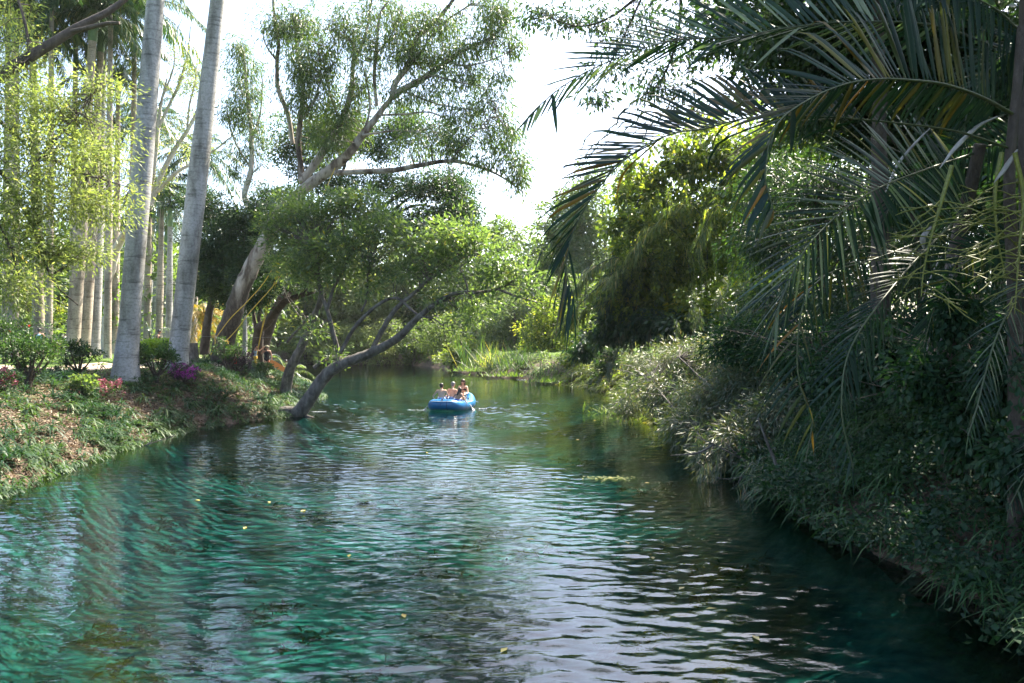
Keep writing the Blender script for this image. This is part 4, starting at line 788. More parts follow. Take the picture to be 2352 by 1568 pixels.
pa = root('near_palm', on(6.35, 10.0), 'near palm stem at the picture edge carrying the huge arching dark frond', 'palm tree', 'near palms on the right bank')
mb = MB(); q = np.array([on(6.35, 10.0) - [0, 0, .2], P(2330, 700, 10), P(2318, 450, 10), P(2322, 330, 10), P(2335, 200, 10), P(2345, 60, 10)])
tube(mb, rel(pa, q), [.12, .1, .085, .075, .06, .05], 14, 30, .03); mb.build('trunk', M['bark_dark'], pa, smooth=True)
near_frond(pa, [(2325, 262, 10), (2256, 224, 9.4), (2170, 194, 8.9), (2084, 183, 8.5), (2020, 181, 8.2), (1955, 189, 7.9), (1891, 211, 7.7), (1835, 241, 7.5), (1796, 271, 7.4), (1770, 310, 7.3), (1762, 357, 7.3), (1757, 409, 7.3), (1775, 480, 7.3)], 70,
           [(-.1, -1, -.15), (-.2, -1, -.2), (-.35, -1, -.2), (-.75, -.75, -.2), (-1, -.15, -.25), (-.9, .5, -.25), (-.5, 1, -.2)],
           [(-.5, .8, .5), (-.3, .7, .7), (-.35, .65, .8), (-.5, .6, .8), (-.6, .8, .6), (-.4, 1, .5), (-.3, 1, .3)], 1.3, .55, .085, M['nearpalm'], .1, .14, 11, .1, (.22, 'nearpalm_warm'), r=(0, .97), jit=.06,  # upper end of r colours a few leaflets golden, as if sunlit
           env=([0, .06, .3, .62, .85, 1], [.7, .9, 1, .85, .6, .3]), label='huge dark frond arching over and folding down at its tip')
near_frond(pa, [(2318, 340, 10), (2200, 302, 9.5), (2060, 282, 9), (1900, 268, 8.6), (1760, 266, 8.3), (1680, 278, 8.1), (1621, 295, 8), (1550, 305, 7.9), (1479, 335, 7.8), (1418, 381, 7.7), (1367, 442, 7.7), (1332, 498, 7.7), (1311, 549, 7.7), (1300, 620, 7.7), (1318, 680, 7.7)], 72,
           [(-.7, -.75, -.1), (-.75, -.7, -.1), (-.8, -.6, -.15), (-.9, -.35, -.15), (-1, .05, -.1), (-.6, .7, -.1), (-.1, 1, 0)],
           [(-.85, -.45, .3), (-.8, -.6, .35), (-.85, -.5, .35), (-.95, -.25, .3), (-1, .1, .3), (-.5, .85, .2), (.1, 1, 0)], 1.02, .95, .07, M['nearpalm'], .04, .22, 7, .36, (.3, 'nearpalm_warm'), r=(0, .9), jit=.05,
           env=([0, .15, .4, .75, 1], [.8, 1, .95, .75, .5]), label='bronze-tinged drooping frond with curled leaflet tips against the sky')
pb = root('near_palm', on(6.9, 12.5), 'near palm hung with dead fibres, its lower fronds drooping to the water', 'palm tree', 'near palms on the right bank')
b = on(6.9, 12.5); mb = MB(); tube(mb, rel(pb, np.array([b - [0, 0, .2], P(2180, 800, 12.2), P(2190, 600, 12), P(2230, 420, 11.7), P(2250, 330, 11.5)])), [.16, .14, .12, .1, .08], 12, 24, .1); mb.build('trunk', M['bark_dark'], pb, smooth=True)
near_frond(pb, [(2240, 350, 11.6), (2130, 387, 10.6), (2028, 426, 9.8), (1955, 469, 9.3), (1895, 520, 9), (1847, 576, 8.8), (1813, 645, 8.7), (1785, 715, 8.6), (1770, 790, 8.6)], 68,
           [(-.5, -1, .2), (-.5, -1, .1), (-.7, -.9, 0), (-.95, -.5, 0), (-1, -.1, 0), (-1, .3, 0), (-.7, .8, 0), (-.2, 1, 0)],
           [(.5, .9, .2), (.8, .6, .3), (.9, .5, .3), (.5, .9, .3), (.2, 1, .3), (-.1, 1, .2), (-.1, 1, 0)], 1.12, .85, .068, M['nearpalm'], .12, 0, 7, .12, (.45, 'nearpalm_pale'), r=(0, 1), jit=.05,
           env=([0, .15, .45, .8, 1], [.75, 1, 1, .8, .45]), label='lower frond with pale lit leaflets combed towards the river')
near_frond(pb, [(2220, 480, 11.6), (2100, 600, 10.6), (2042, 668, 10), (2001, 721, 9.7), (1966, 774, 9.5), (1942, 832, 9.4), (1933, 903, 9.3), (1936, 973, 9.3), (1960, 1075, 9.3)], 44,
           [(-.9, -.3, 0), (-1, .0, 0), (-1, .25, 0), (-.9, .5, 0), (-.7, .8, 0), (-.3, 1, 0)],
           [(.3, 1, .3), (.1, 1, .4), (.2, 1, .3), (.3, 1, .2), (.3, 1, 0)], .78, .7, .055, M['nearpalm'], .22, .05, 7, .2, None, r=(0, .85), jit=.06, label='darkest frond hanging nearly to the water')
near_frond(pb, [(2200, 520, 11.6), (2020, 590, 10.6), (1920, 620, 10.1), (1865, 660, 9.8), (1838, 727, 9.7), (1831, 832, 9.7), (1843, 903, 9.7), (1866, 961, 9.7), (1850, 1060, 9.7)], 36,
           [(-.8, -.5, 0), (-1, .2, 0), (-.9, .5, 0), (-.8, .7, 0), (-.7, .9, 0), (-.4, 1, 0)],
           [(.5, .8, .3), (.4, 1, .3), (.3, 1, .3), (.5, 1, 0), (-.2, 1, 0)], .85, .55, .055, M['nearpalm'], .22, .05, 7, .25, (.2, 'nearpalm_warm'), r=(0, 1), jit=.06, label='dark frond with yellow leaflet tips hanging over the shrub')
pc_ = root('near_palm', on(7.9, 11.0), 'near palm beyond the picture edge showing only low dark fronds over the slope', 'palm tree', 'near palms on the right bank')
b = on(7.9, 11.0); mb = MB(); tube(mb, rel(pc_, np.array([b - [0, 0, .2], b + [0, 0, 2], b + [.1, 0, 4.5]])), [.12, .1, .08], 10, 14, .05); mb.build('trunk', M['bark_dark'], pc_, smooth=True)
near_frond(pc_, [(2340, 130, 10.5), (2150, 60, 10), (1950, 50, 9.5), (1800, 65, 9.3), (1697, 84, 9.1), (1570, 91, 9), (1489, 107, 8.9), (1408, 137, 8.8), (1332, 173, 8.7), (1266, 218, 8.7), (1212, 269, 8.7)], 62,
           [(-.35, -1, 0), (-.5, -1, 0), (-.75, -.8, 0), (-.9, -.55, 0), (-1, -.3, 0), (-1, .1, 0), (-.8, .8, 0)],
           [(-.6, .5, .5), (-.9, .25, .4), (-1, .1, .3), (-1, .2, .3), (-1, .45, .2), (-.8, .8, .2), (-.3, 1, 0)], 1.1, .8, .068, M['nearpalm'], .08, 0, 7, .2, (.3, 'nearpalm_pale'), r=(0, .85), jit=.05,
           env=([0, .15, .4, .75, 1], [.8, 1, 1, .7, .3]), label='topmost pale-lit frond spreading its leaflets against the sky')
near_frond(pc_, [(2480, 560, 10.6), (2400, 600, 10), (2330, 690, 9.6), (2288, 774, 9.3), (2262, 860, 9.2), (2245, 930, 9.1), (2223, 1000, 9)], 40,
           [(-1, 0, 0), (-1, .3, 0), (-.9, .5, 0), (-.6, .9, 0), (-.2, 1, 0)], [(.4, .9, .4), (.5, .9, .3), (.5, .9, .2), (.3, 1, 0)], .6, .5, .035, M['nearpalm'], .25, .05, 7, .2, (.2, 'nearpalm_pale'), r=(0, .8), label='low frond drooping down the slope')
near_frond(pc_, [(2480, 900, 10), (2420, 960, 9.6), (2380, 1040, 9.3), (2350, 1100, 9.2), (2320, 1160, 9.2)], 30,
           [(-1, -.2, 0), (-1, .2, 0), (-.9, .5, 0), (-.3, 1, 0)], [(.4, .9, .4), (.5, .9, .3), (.3, 1, 0)], .5, .4, .03, M['nearpalm'], .25, 0, 6, .1, (.3, 'nearpalm_pale'), r=(0, .8), label='lowest frond at the picture edge')
for k, (path, lb) in enumerate([([(2440, 250, 10.4), (2330, 60, 10), (2200, -20, 9.8), (2060, -40, 9.6)], 'upper frond crossing the top edge'), ([(2440, 260, 10.6), (2400, 120, 10.4), (2300, 130, 10.2), (2230, 230, 10), (2210, 330, 10)], 'small back-lit frond in the dark corner'),
                        ([(2440, 300, 11.5), (2300, 330, 11.6), (2180, 350, 11.8), (2080, 420, 12), (2020, 520, 12)], 'dim frond behind the straight rib'), ([(2440, 620, 11.2), (2330, 560, 11.2), (2220, 600, 11.2), (2150, 700, 11.2), (2120, 800, 11.2)], 'dim frond behind the flower stalks')]):
    near_frond(pc_, path, 48, [(-.5, -1, 0), (-.9, -.5, 0), (-1, .3, 0), (-.5, 1, 0)], [(-.2, 1, .3), (.2, 1, .3), (.3, 1, .2)], .75, .6, .055, M['nearpalm'], .2, 0, 7, .1, None, r=(0, .95), stuff=True, label=lb)
# dead fibres and old leaf sheaths on palm b
mb = MB(); n = 260; s = R.random(n); c = P(2185, 780, 12.1) * (1 - s[:, None]) + P(2195, 590, 11.9) * s[:, None]
blades(mb, rel(pb, c + R.normal(size=(n, 3)) * .1), rdir(n) * [1, 1, .3] - [0, 0, 1.4], .3 + .4 * R.random(n), .03, .4, 3); mb.build('dead_fibres', M['deadfrond'], pb)
# flower stalks
def inflorescence(par, stem, D, sub, n, Ls, w=3.0):
    q = crv([P(u, v, D) for u, v in stem], 30); mb = MB(); tube(mb, rel(par, q), [.028, .022, .012, .006], 8)
    st = mb.build('flower_stalk', M['rachilla'], par, smooth=True)
    for k in range(n):
        a = q[min(29, int(8 + 21 * (k / n)))]; sg = 1 if k % 2 else -1
        d = nrm(np.array([sg * R.uniform(.5, 1) * (1.2 if sg < 0 else .9), R.normal() * .35, R.uniform(-.45, .25)])); L = Ls * R.uniform(.6, 1.1)
        tt = np.linspace(0, 1, 5); p = a + d * (L * tt)[:, None]; p[:, 2] -= .14 * L * tt ** 2 * 2; p += R.normal(size=p.shape) * .01
        m2 = MB(); tube(m2, rel(par, p), [.009, .0075, .004], 5, 6)
        for e in range(2):
            b0 = p[2]; d2 = nrm(d + R.normal(size=3) * .45); tube(m2, rel(par, np.array([b0, b0 + d2 * L * .35])), [.007, .003], 4)
        m2.build('flower_spike', M['rachilla'], st)
inflorescence(pb, [(2186, 380), (2158, 475), (2134, 559), (2120, 630), (2116, 680)], 9.6, None, 26, .62)
inflorescence(pa, [(2300, 350), (2285, 440), (2290, 540), (2310, 640)], 9.8, None, 34, .6)
inflorescence(pa, [(2330, 350), (2350, 450), (2340, 580), (2330, 720)], 9.5, None, 28, .55)
def spathe(par, pts, D, w, lb):
    q = crv([P(u, v, D) for u, v in pts], 14); m = MB(); tube(m, rel(par, q), [w * .3, w, w * .9, w * .12], 10, None, .04, flat=.35); o = m.build('spathe', M['spathe'], par, smooth=True); o['label'] = lb
spathe(pa, [(2289, 268), (2245, 290), (2195, 338), (2158, 386)], 9.7, .075, 'pale dry boat-shaped flower sheath')
spathe(pa, [(2336, 343), (2305, 390), (2282, 420)], 9.6, .06, 'drooping grey dry flower sheath')
spathe(pb, [(2140, 290), (2100, 330), (2060, 380), (2030, 450)], 10.4, .05, 'long narrow dry strap-like sheath')
spathe(pb, [(2138, 520), (2120, 545), (2122, 572)], 9.7, .07, 'small grey cupped sheath')

# ------------------------------------------------------------------ ground cover
def scatter_band(n, side, d0, d1, y0, y1):
    out = []
    while len(out) < n:
        y = R.uniform(y0, y1, n); x = R.uniform(-32, 18, n) if side is None else (R.uniform(-32, -8, n) if side == 'L' else R.uniform(0, 16, n))
        d = sdist(x, y); k = (d > d0) & (d < d1); out += list(np.stack([x[k], y[k]], 1))
    o = np.array(out[:n]); return np.column_stack([o, zg(o[:, 0], o[:, 1])])
# leaf litter on the left slope
p = scatter_band(38000, 'L', -.05, 6.5, 11, 46); mb = MB(); k = len(p)
keep = R.random(k) < np.clip(1.2 - .16 * sdist(p[:, 0], p[:, 1]), .1, 1); p = p[keep]; k = len(p)
leaves(mb, p + [0, 0, .03], rdir(k) * [1, 1, .35], rdir(k, 3), .1 + .09 * R.random(k), .05 + .03 * R.random(k), .25); mb.build('leaf_litter', M['litter'], kind='stuff', label='dry fallen leaves strewn over the sloping bank')
# undergrowth on the left slope: little fan-leaved sprouts
def sprouts(mb, p, nb, L, W, droop=.5, up=.5):
    k = len(p); idx = np.repeat(np.arange(k), nb); m = len(idx); h = .05 + .18 * R.random(k)
    d = rdir(m) * [1, 1, .4]; d[:, 2] = np.abs(d[:, 2]) + up * R.random(m)
    sz = (.5 + R.random(k))[idx]
    blades(mb, p[idx] + np.stack([0 * h, 0 * h, h], 1)[idx] * R.random(m)[:, None], d, L * sz, W * sz, droop, 3, r=np.clip(R.random(k)[idx] * .6 + R.random(m) * .4, 0, 1))
p = scatter_band(5200, 'L', 0, 6.5, 11, 50); keep = (wav(p[:, 0], p[:, 1], .9, 3) + .5 * wav(p[:, 0], p[:, 1], 2.6, 1) + R.normal(size=len(p)) * .22) > .0; mb = MB(); sprouts(mb, p[keep], 11, .34, .04); mb.build('undergrowth', M['bankplant'], kind='stuff', label='low leafy undergrowth on the shaded left slope')
p = scatter_band(2200, 'L', .1, 6, 11, 50); keep = (wav(p[:, 0], p[:, 1], 1.3, 9) + R.normal(size=len(p)) * .3) > .25; p = p[keep]; mb = MB(); sprouts(mb, p + [0, 0, .25], 14, .42, .035, .6, .9); mb.build('leafy_sprigs', M['darkcover'], kind='stuff', label='taller dark leafy sprigs standing among the litter of the left slope')
p = scatter_band(3600, 'L', -.35, .9, 11, 50); p[:, 2] = np.maximum(p[:, 2], 0); p = p[wav(p[:, 0], p[:, 1], 1.7, 2) + R.normal(size=len(p)) * .4 > -.1]; mb = MB(); sprouts(mb, p, 9, .26, .03, .8, .3); mb.build('waterline_weeds', M['bankplant'], kind='stuff', label='pale weeds fringing the left waterline')
# lawn
p = scatter_band(15000, 'L', 4, 22, 14, 60); mb = MB(); k = len(p)
keep = (sdist(p[:, 0], p[:, 1]) > 3.6); q = pc; dpath = np.min(np.hypot(p[:, 0][:, None] - q[None, ::2, 0], p[:, 1][:, None] - q[None, ::2, 1]), 1); p = p[keep & (dpath > 2.3)]; k = len(p)
blades(mb, p, rdir(k) * [1, 1, .3] + [0, 0, .9], .1 + .1 * R.random(k), .035, .4, 2); mb.build('lawn_grass', M['grass'], kind='stuff', label='short grass of the lawn on top of the left bank')
# right slope
p = scatter_band(30000, 'R', -.6, 6.5, 5, 30); p[:, 2] = np.maximum(p[:, 2], 0); mb = MB(); k = len(p); hgt = .15 + .95 * np.clip(.5 + wav(p[:, 0], p[:, 1], 1.6, 1) * .6, 0, 1)
idx = np.repeat(np.arange(k), 4); m = len(idx); C = p[idx] + R.normal(size=(m, 3)) * [.12, .12, .05]; C[:, 2] += hgt[idx] * (.45 + .6 * R.random(m))
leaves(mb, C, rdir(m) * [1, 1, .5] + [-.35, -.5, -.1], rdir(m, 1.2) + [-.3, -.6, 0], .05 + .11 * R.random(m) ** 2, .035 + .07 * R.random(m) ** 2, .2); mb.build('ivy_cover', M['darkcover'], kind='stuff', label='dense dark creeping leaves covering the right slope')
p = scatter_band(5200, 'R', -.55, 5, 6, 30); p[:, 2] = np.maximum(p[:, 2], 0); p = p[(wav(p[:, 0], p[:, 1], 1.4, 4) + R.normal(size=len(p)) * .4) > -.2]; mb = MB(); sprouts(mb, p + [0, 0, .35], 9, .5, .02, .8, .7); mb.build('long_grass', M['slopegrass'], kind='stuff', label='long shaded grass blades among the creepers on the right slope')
p = scatter_band(2600, 'R', -.4, 3.5, 28, 60); mb = MB(); sprouts(mb, p + [0, 0, .2], 10, .6, .05, .7, .4); mb.build('bank_weeds', M['vine'], kind='stuff', label='weeds along the further right waterline')
p = scatter_band(1500, None, .3, 4, 58, 116); mb = MB(); sprouts(mb, p, 10, .7, .07, .6, .5); mb.build('far_bank_grass', M['far'], kind='stuff', label='grass and weeds along the far shore')

# single plants
def rosette(name, label, pos, n, L, W, mat, droop=.6, up=.5, group=None, stems=0, cat='plant', h=.0):
    t = root(name, pos, label, cat, group); 
    if h:
        mb = MB()
        for _ in range(max(1, stems)): tube(mb, [[0, 0, -.05], list(R.normal(size=2) * .04) + [h * .6], list(R.normal(size=2) * .1) + [h]], [.015, .01, .006], 5, 6)
        mb.build('stem', M['rib'], t)
    mb = MB(); d = rdir(n) * [1, 1, .3]; d[:, 2] = np.abs(d[:, 2]) + up * R.random(n)
    blades(mb, np.tile([0, 0, h], (n, 1)) + R.normal(size=(n, 3)) * [.03, .03, .02 + h * .2], d, L * (.7 + .5 * R.random(n)), W, droop, 5)
    mb.build('foliage', mat, t); return t
bp = [(465, 905), (510, 880), (540, 905), (590, 890), (620, 930), (560, 945), (500, 960), (440, 945), (400, 915), (380, 960), (330, 930), (300, 965), (250, 950), (210, 985), (160, 950), (120, 1000), (70, 960), (30, 1000), (355, 1000), (420, 985), (610, 860), (640, 890)]
bl = ['just below the magenta flower bush', 'right of the second big palm, high on the slope', 'under the small loose shrub', 'under the purple-leaved bush', 'under the bush in front of the bathers', 'half way down the slope below the purple-leaved bush', 'low on the slope below the magenta bush', 'below and left of the magenta bush, on bare soil', 'under the slim-stemmed shrub between the big palms', 'below the slim-stemmed shrub, half way down',
      'right below the foot of the nearest big palm trunk', 'low on the slope under the nearest big palm', 'beside the spreading rose-red bush', 'low on the slope below the rose-red bush', 'under the young round-leaved plant', 'low on the near slope, second plant from the picture edge', 'on the sunny slope below the widest shrub', 'at the picture edge, lowest on the slope', 'at the waterline below the nearest big palm', 'at the waterline by the pale dry twig', 'at the top of the bank beside the bathers', 'at the foot of the slanted grey trunk']
for (u, v), lb in zip(bp, bl):
    q = hit(u, v); rosette('fan_plant', 'small fan-leaved plant ' + lb, q, 30, .55, .05, M['bankplant'], .8, .6, 'fan-leaved plants on the left slope', 2, 'plant', .25)
rosette('fern', 'ferny frond clump at the right waterline corner', on(*P(2330, 1390, 9.4)[:2]), 30, .45, .04, M['darkcover'], .7, .5, None, 0, 'fern')
for (u, v, s, lb) in [(1960, 1130, .5, 'tuft of long grass leaning over the water below the darkest frond'), (1870, 1180, .45, 'tuft of long grass beside the fallen dead branch'), (2080, 1270, .45, 'tuft of long grass half way along the dark right waterline'), (2180, 1180, .5, 'pale-tipped long grass tuft in the creepers of the right slope'), (2000, 900, .6, 'high grass tuft at the top of the right slope')]:
    rosette('grass_tuft', lb, hit(u, v), 70, s, .018, M['darkcover'] if v > 1000 else M['bankplant'], .9, .9, 'long grass tufts on the right slope', 0, 'grass tuft')

# shrubs on the left lawn
def shrub(label, base, h, w, n, mat, leafL=.1, stems=5, k=26, flower=None, name='shrub', Wr=.5, vlow=.45, group='pruned shrubs along the top of the bank', bark='bark_dark', nfl=0):
    t = root(name, base, label, 'shrub', group); cl = []; cen = []
    for s in range(stems):
        a = s / stems * 2 * math.pi + R.random(); rr = w * .5 * (.6 + .4 * R.random())
        tip = np.array([math.cos(a) * rr * .8, math.sin(a) * rr * .8, h * (.6 + .35 * R.random())])
        p = np.array([[0, 0, -.1], [tip[0] * .12, tip[1] * .12, h * .2], [tip[0] * .5, tip[1] * .5, tip[2] * .55], tip]); m = MB(); tube(m, p, [.05 * h, .035 * h, .018 * h, .008 * h], 7, 10, .08)
        for e in range(4):
            tt = R.uniform(.45, 1); b0 = p[2] * (1 - tt) + p[3] * tt; e1 = b0 + rdir(1, .6)[0] * h * .3; tube(m, [b0, (b0 + e1) / 2 + [0, 0, .02], e1], [.012 * h, .005 * h], 4, 4, cap=False); cl.append(e1); cen.append(p[2])
        m.build('stem', M[bark], t, smooth=True); cl.append(tip); cen.append(p[2])
    ex = rdir(n) * (R.random((n, 1)) ** .5) * [w * .5, w * .5, h * (1 - vlow) * .5] + [0, 0, h * (vlow + (1 - vlow) * .5)]
    cl = np.vstack([cl, ex]); cen = np.vstack([cen, np.tile([0, 0, h * .4], (n, 1))])
    mb = MB(); fill(mb, cl, cen, k, w * .09, leafL, leafL * Wr, .0); mb.build('foliage', mat, t)
    if flower is not None:
        mb = MB(); c = ex[R.integers(0, n, nfl)] + rdir(nfl) * .1 + [0, 0, .08]; i = np.repeat(np.arange(nfl), 8); leaves(mb, c[i] + rdir(len(i)) * .05, rdir(len(i)), rdir(len(i), 1), .07, .06); mb.build('flowers', flower, t, kind='stuff')
    return t
shrub('widest airy shrub with many thin forked stems on the lawn edge', hit(66, 893), 1.9, 2.3, 60, M['bankplant'], .11, 8, 30)
shrub('compact dark shrub with a crooked short trunk before the path', hit(180, 870), 1.35, 1.6, 36, M['ficus'], .1, 6, 30)
shrub('green shrub with several slim stems between the two big palm trunks', hit(360, 880), 1.6, 1.8, 44, M['bankplant'], .12, 6, 30)
shrub('shrub with a red flower at the picture edge behind the widest shrub', on(*P(12, 800, 36)[:2]), 2.1, 2.2, 60, M['ficus'], .12, 5, 30, M['redflower'], nfl=3)
shrub('small loose green shrub below the dark base of the gum tree', hit(525, 862), 1.6, 1.6, 34, M['bankplant'], .1, 5, 24)
shrub('young bushy plant with pale round leaves beside the pink flowers', hit(190, 925), .9, 1.0, 22, M['gloss'], .13, 4, 18, Wr=.7, group='low plants on the slope')
shrub('rounded pink-flowering bush at the picture edge', hit(5, 905), .7, 1.1, 24, M['bankplant'], .07, 5, 20, M['pink'], 'flower_bush', nfl=60, group='flower bushes on the slope', vlow=.2)
shrub('spreading rose-red flowering bush in the middle of the slope', hit(235, 915), .6, 1.9, 30, M['bankplant'], .07, 5, 16, M['pink'], 'flower_bush', nfl=90, group='flower bushes on the slope', vlow=.2)
shrub('dark bush with a bright magenta flower patch below the second big palm', hit(425, 885), .9, 1.3, 30, M['purpleleaf'], .07, 5, 24, M['magenta'], 'flower_bush', nfl=70, group='flower bushes on the slope', vlow=.15)
shrub('purple-leaved dark bush below the leaning gum trunk', hit(545, 862), 1.1, 1.7, 40, M['purpleleaf'], .09, 6, 26, name='purple_bush', group='flower bushes on the slope', vlow=.15)
shrub('dark leafy bush in front of the two bathers', hit(600, 868), .8, 1.5, 36, M['ficus'], .1, 6, 26, name='low_bush', group='low plants on the slope', vlow=.15)
shrub('leafy bush at the foot of the slanted grey trunk', hit(650, 900), .9, 1.5, 36, M['gloss'], .1, 6, 22, name='low_bush', group='low plants on the slope', vlow=.15)
shrub('pale leafy bush on the bank tip behind the overhanging tree', hit(715, 885), 1.0, 1.6, 40, M['gloss'], .12, 6, 22, name='low_bush', group='low plants on the slope', vlow=.15)
for (u, D, w, lb) in [(335, 44, 2.2, 'sunlit lime hedge in front of the walking man'), (370, 43, 1.8, 'end piece of the lime hedge nearest the second big trunk')]:
    p = P(u, 830, D); t = root('hedge', on(p[0], p[1]), lb, 'hedge', 'lime green hedge'); n = 60; c = R.uniform(-1, 1, (n, 3)) * [w * .5, .5, .4] + [0, 0, .75]
    mb = MB(); fill(mb, c, c * [0, 0, 1] - [0, 0, .5], 40, .25, .12, .08, 0); mb.build('foliage', M['hedge'], t)
    mb = MB()
    for _ in range(6): x = R.uniform(-.4, .4) * w; tube(mb, [[x, 0, -.1], [x, 0, .7]], [.02, .015], 5)
    mb.build('stem', M['bark_dark'], t)
# small arching palms behind the bathers, gold fan palm
def low_palm(label, base, nf, FL, mat, el=1.0, npair=26, LL=.4, name='low_palm', W=.04, h=.4, group='small palms behind the bathers'):
    t = root(name, base, label, 'palm tree', group); mb = MB(); tube(mb, [[0, 0, -.2], [0, 0, h]], [.12, .09], 8); mb.build('trunk', M['bark_dark'], t)
    palm_crown(t, np.array([0, 0, h]), nf, FL, mat, int(base[0] * 10) % 97, el, npair, LL, W)
low_palm('small palm with arching feather fronds just behind the two bathers', on(*P(600, 820, 54)[:2]), 14, 3.4, M['palm'], 1.35)
low_palm('small palm with sunlit fronds between the bathers and the slanted trunk', on(*P(660, 830, 52)[:2]), 12, 3.0, M['grass'], 1.2)
low_palm('young palm behind the walking man', on(*P(345, 780, 58)[:2]), 9, 3.2, M['palm'], 1.4, h=1.2)
low_palm('bright yellow-green bird-nest palm on the far lawn', on(*P(195, 790, 72)[:2]), 14, 3.4, M['hedge'], 1.4, 20, .35, h=.3)
low_palm('short palm with golden drooping fan fronds behind the stump', on(*P(468, 790, 56)[:2]), 16, 2.4, M['goldfrond'], .9, 30, .5, 'fan_palm', .08, 3.2)
t = root('climber_vine', on(*P(262, 790, 60)[:2]), 'pale big-leaved climber hanging on the white-barked tree', 'vine'); c = rel(t, np.array([P(262 + R.normal() * 6, v, 60) for v in np.linspace(610, 745, 26)])); mb = MB(); fill(mb, c, c * [1, 1, 0], 7, .35, .35, .25, .6); mb.build('foliage', M['grass'], t); mb = MB(); tube(mb, [[0, 0, 0], [0, 0, 6]], [.05, .02], 6, 8); mb.build('stem', M['bark_dark'], t)

# stump, cut post
b = on(*P(441, 825, 41)[:2]); t = root('tree_stump', b, 'tall cut grey stump standing beside the second big palm trunk', 'stump')
mb = MB(); tube(mb, [[0, 0, -.2], [.02, 0, .3], [0, 0, 1.0], [0, 0, 1.25]], [.42, .33, .3, .31], 16, 12, .08); mb.build('trunk', M['bark_grey'], t, smooth=True)
mb = MB(); tube(mb, [[0, 0, 1.24], [0, 0, 1.262]], [.3, .29], 16); mb.build('cut_face', plain('cut_wood', (.35, .27, .18), .8), t)

# ------------------------------------------------------------------ people
SK = plain('skin_light', (.5, .3, .21), .5, .08); SK2 = plain('skin_tan', (.33, .18, .115), .5, .08); HB = plain('hair_dark', (.02, .013, .01), .45, .3, 40); HG = plain('hair_grey', (.16, .16, .17), .5, .3, 40)
BLK = plain('cloth_black', (.012, .012, .014), .8, .3); 
def capsule(a, b, ra, rb, n=10, flat=(1, 1)):
    a = np.array(a, float); b = np.array(b, float); d = b - a; L = max(np.linalg.norm(d), 1e-4); d = d / L
    ts = [(-1, 0.0), (-.8, .6), (-.45, .9), (0, 1)]; P_ = []; r_ = []
    for k, s in ts: P_.append(a + d * ra * k); r_.append(max(.02, s) * ra)
    for k, s in ts[::-1]: P_.append(b - d * rb * k); r_.append(max(.02, s) * rb)
    m = MB(); P_ = np.array(P_)
    ref = np.array([1.0, 0, 0]) if abs(d[0]) < .8 else np.array([0, 1.0, 0]); x = nrm(ref - d * (ref @ d)); y = np.cross(d, x)
    th = np.linspace(0, 2 * np.pi, n, endpoint=False)
    V = P_[:, None] + np.array(r_)[:, None, None] * (np.cos(th)[None, :, None] * x * flat[0] + np.sin(th)[None, :, None] * y * flat[1])
    i = np.arange(len(P_) - 1)[:, None] * n; j = np.arange(n)[None]
    f = np.stack([i + j, i + (j + 1) % n, i + n + (j + 1) % n, i + n + j], -1).reshape(-1, 4); m.add(V.reshape(-1, 3), f)
    m.add(V[0], [list(range(n))[::-1]]); m.add(V[-1], [list(range(n))]); return m
def merge(parts):
    o = MB()
    for m in parts:
        for v, f, r in zip(m.v, m.f, m.r): pass
        base = o.n
        o.v += m.v; o.r += m.r; o.f += [f + base for f in m.f]; o.n += m.n
    return o
def remeshed(parts, name, mat, parent, vox=.014, smooth=3):
    me = merge(parts).mesh('tmp'); o = bpy.data.objects.new('tmp', me); COL.objects.link(o)
    r = o.modifiers.new('r', 'REMESH'); r.mode = 'VOXEL'; r.voxel_size = vox; r.use_smooth_shade = True
    s = o.modifiers.new('s', 'SMOOTH'); s.iterations = smooth; s.factor = .5
    dg = bpy.context.evaluated_depsgraph_get(); me2 = bpy.data.meshes.new_from_object(o.evaluated_get(dg)); bpy.data.objects.remove(o); bpy.data.meshes.remove(me)
    me2.name = name; me2.materials.clear(); me2.materials.append(mat); return link(name, me2, parent)
STAND = dict(pel=(0, 0, .93), chest=(0, 0, 1.3), neck=(0, 0, 1.45), head=(0, .02, 1.6), shL=(-.19, 0, 1.4), shR=(.19, 0, 1.4), elL=(-.25, 0, 1.12), elR=(.25, 0, 1.12), haL=(-.26, .08, .86), haR=(.26, .08, .86),
             hiL=(-.09, 0, .92), hiR=(.09, 0, .92), knL=(-.1, .02, .5), knR=(.1, .02, .5), anL=(-.1, 0, .08), anR=(.1, 0, .08))
SIT = dict(pel=(0, 0, .12), chest=(0, .06, .48), neck=(0, .1, .64), head=(0, .14, .79), shL=(-.2, .07, .58), shR=(.2, .07, .58), elL=(-.28, .16, .34), elR=(.28, .16, .34), haL=(-.22, .38, .3), haR=(.22, .38, .3),
           hiL=(-.1, .02, .12), hiR=(.1, .02, .12), knL=(-.17, .38, .34), knR=(.17, .38, .34), anL=(-.14, .6, .05), anR=(.14, .6, .05))
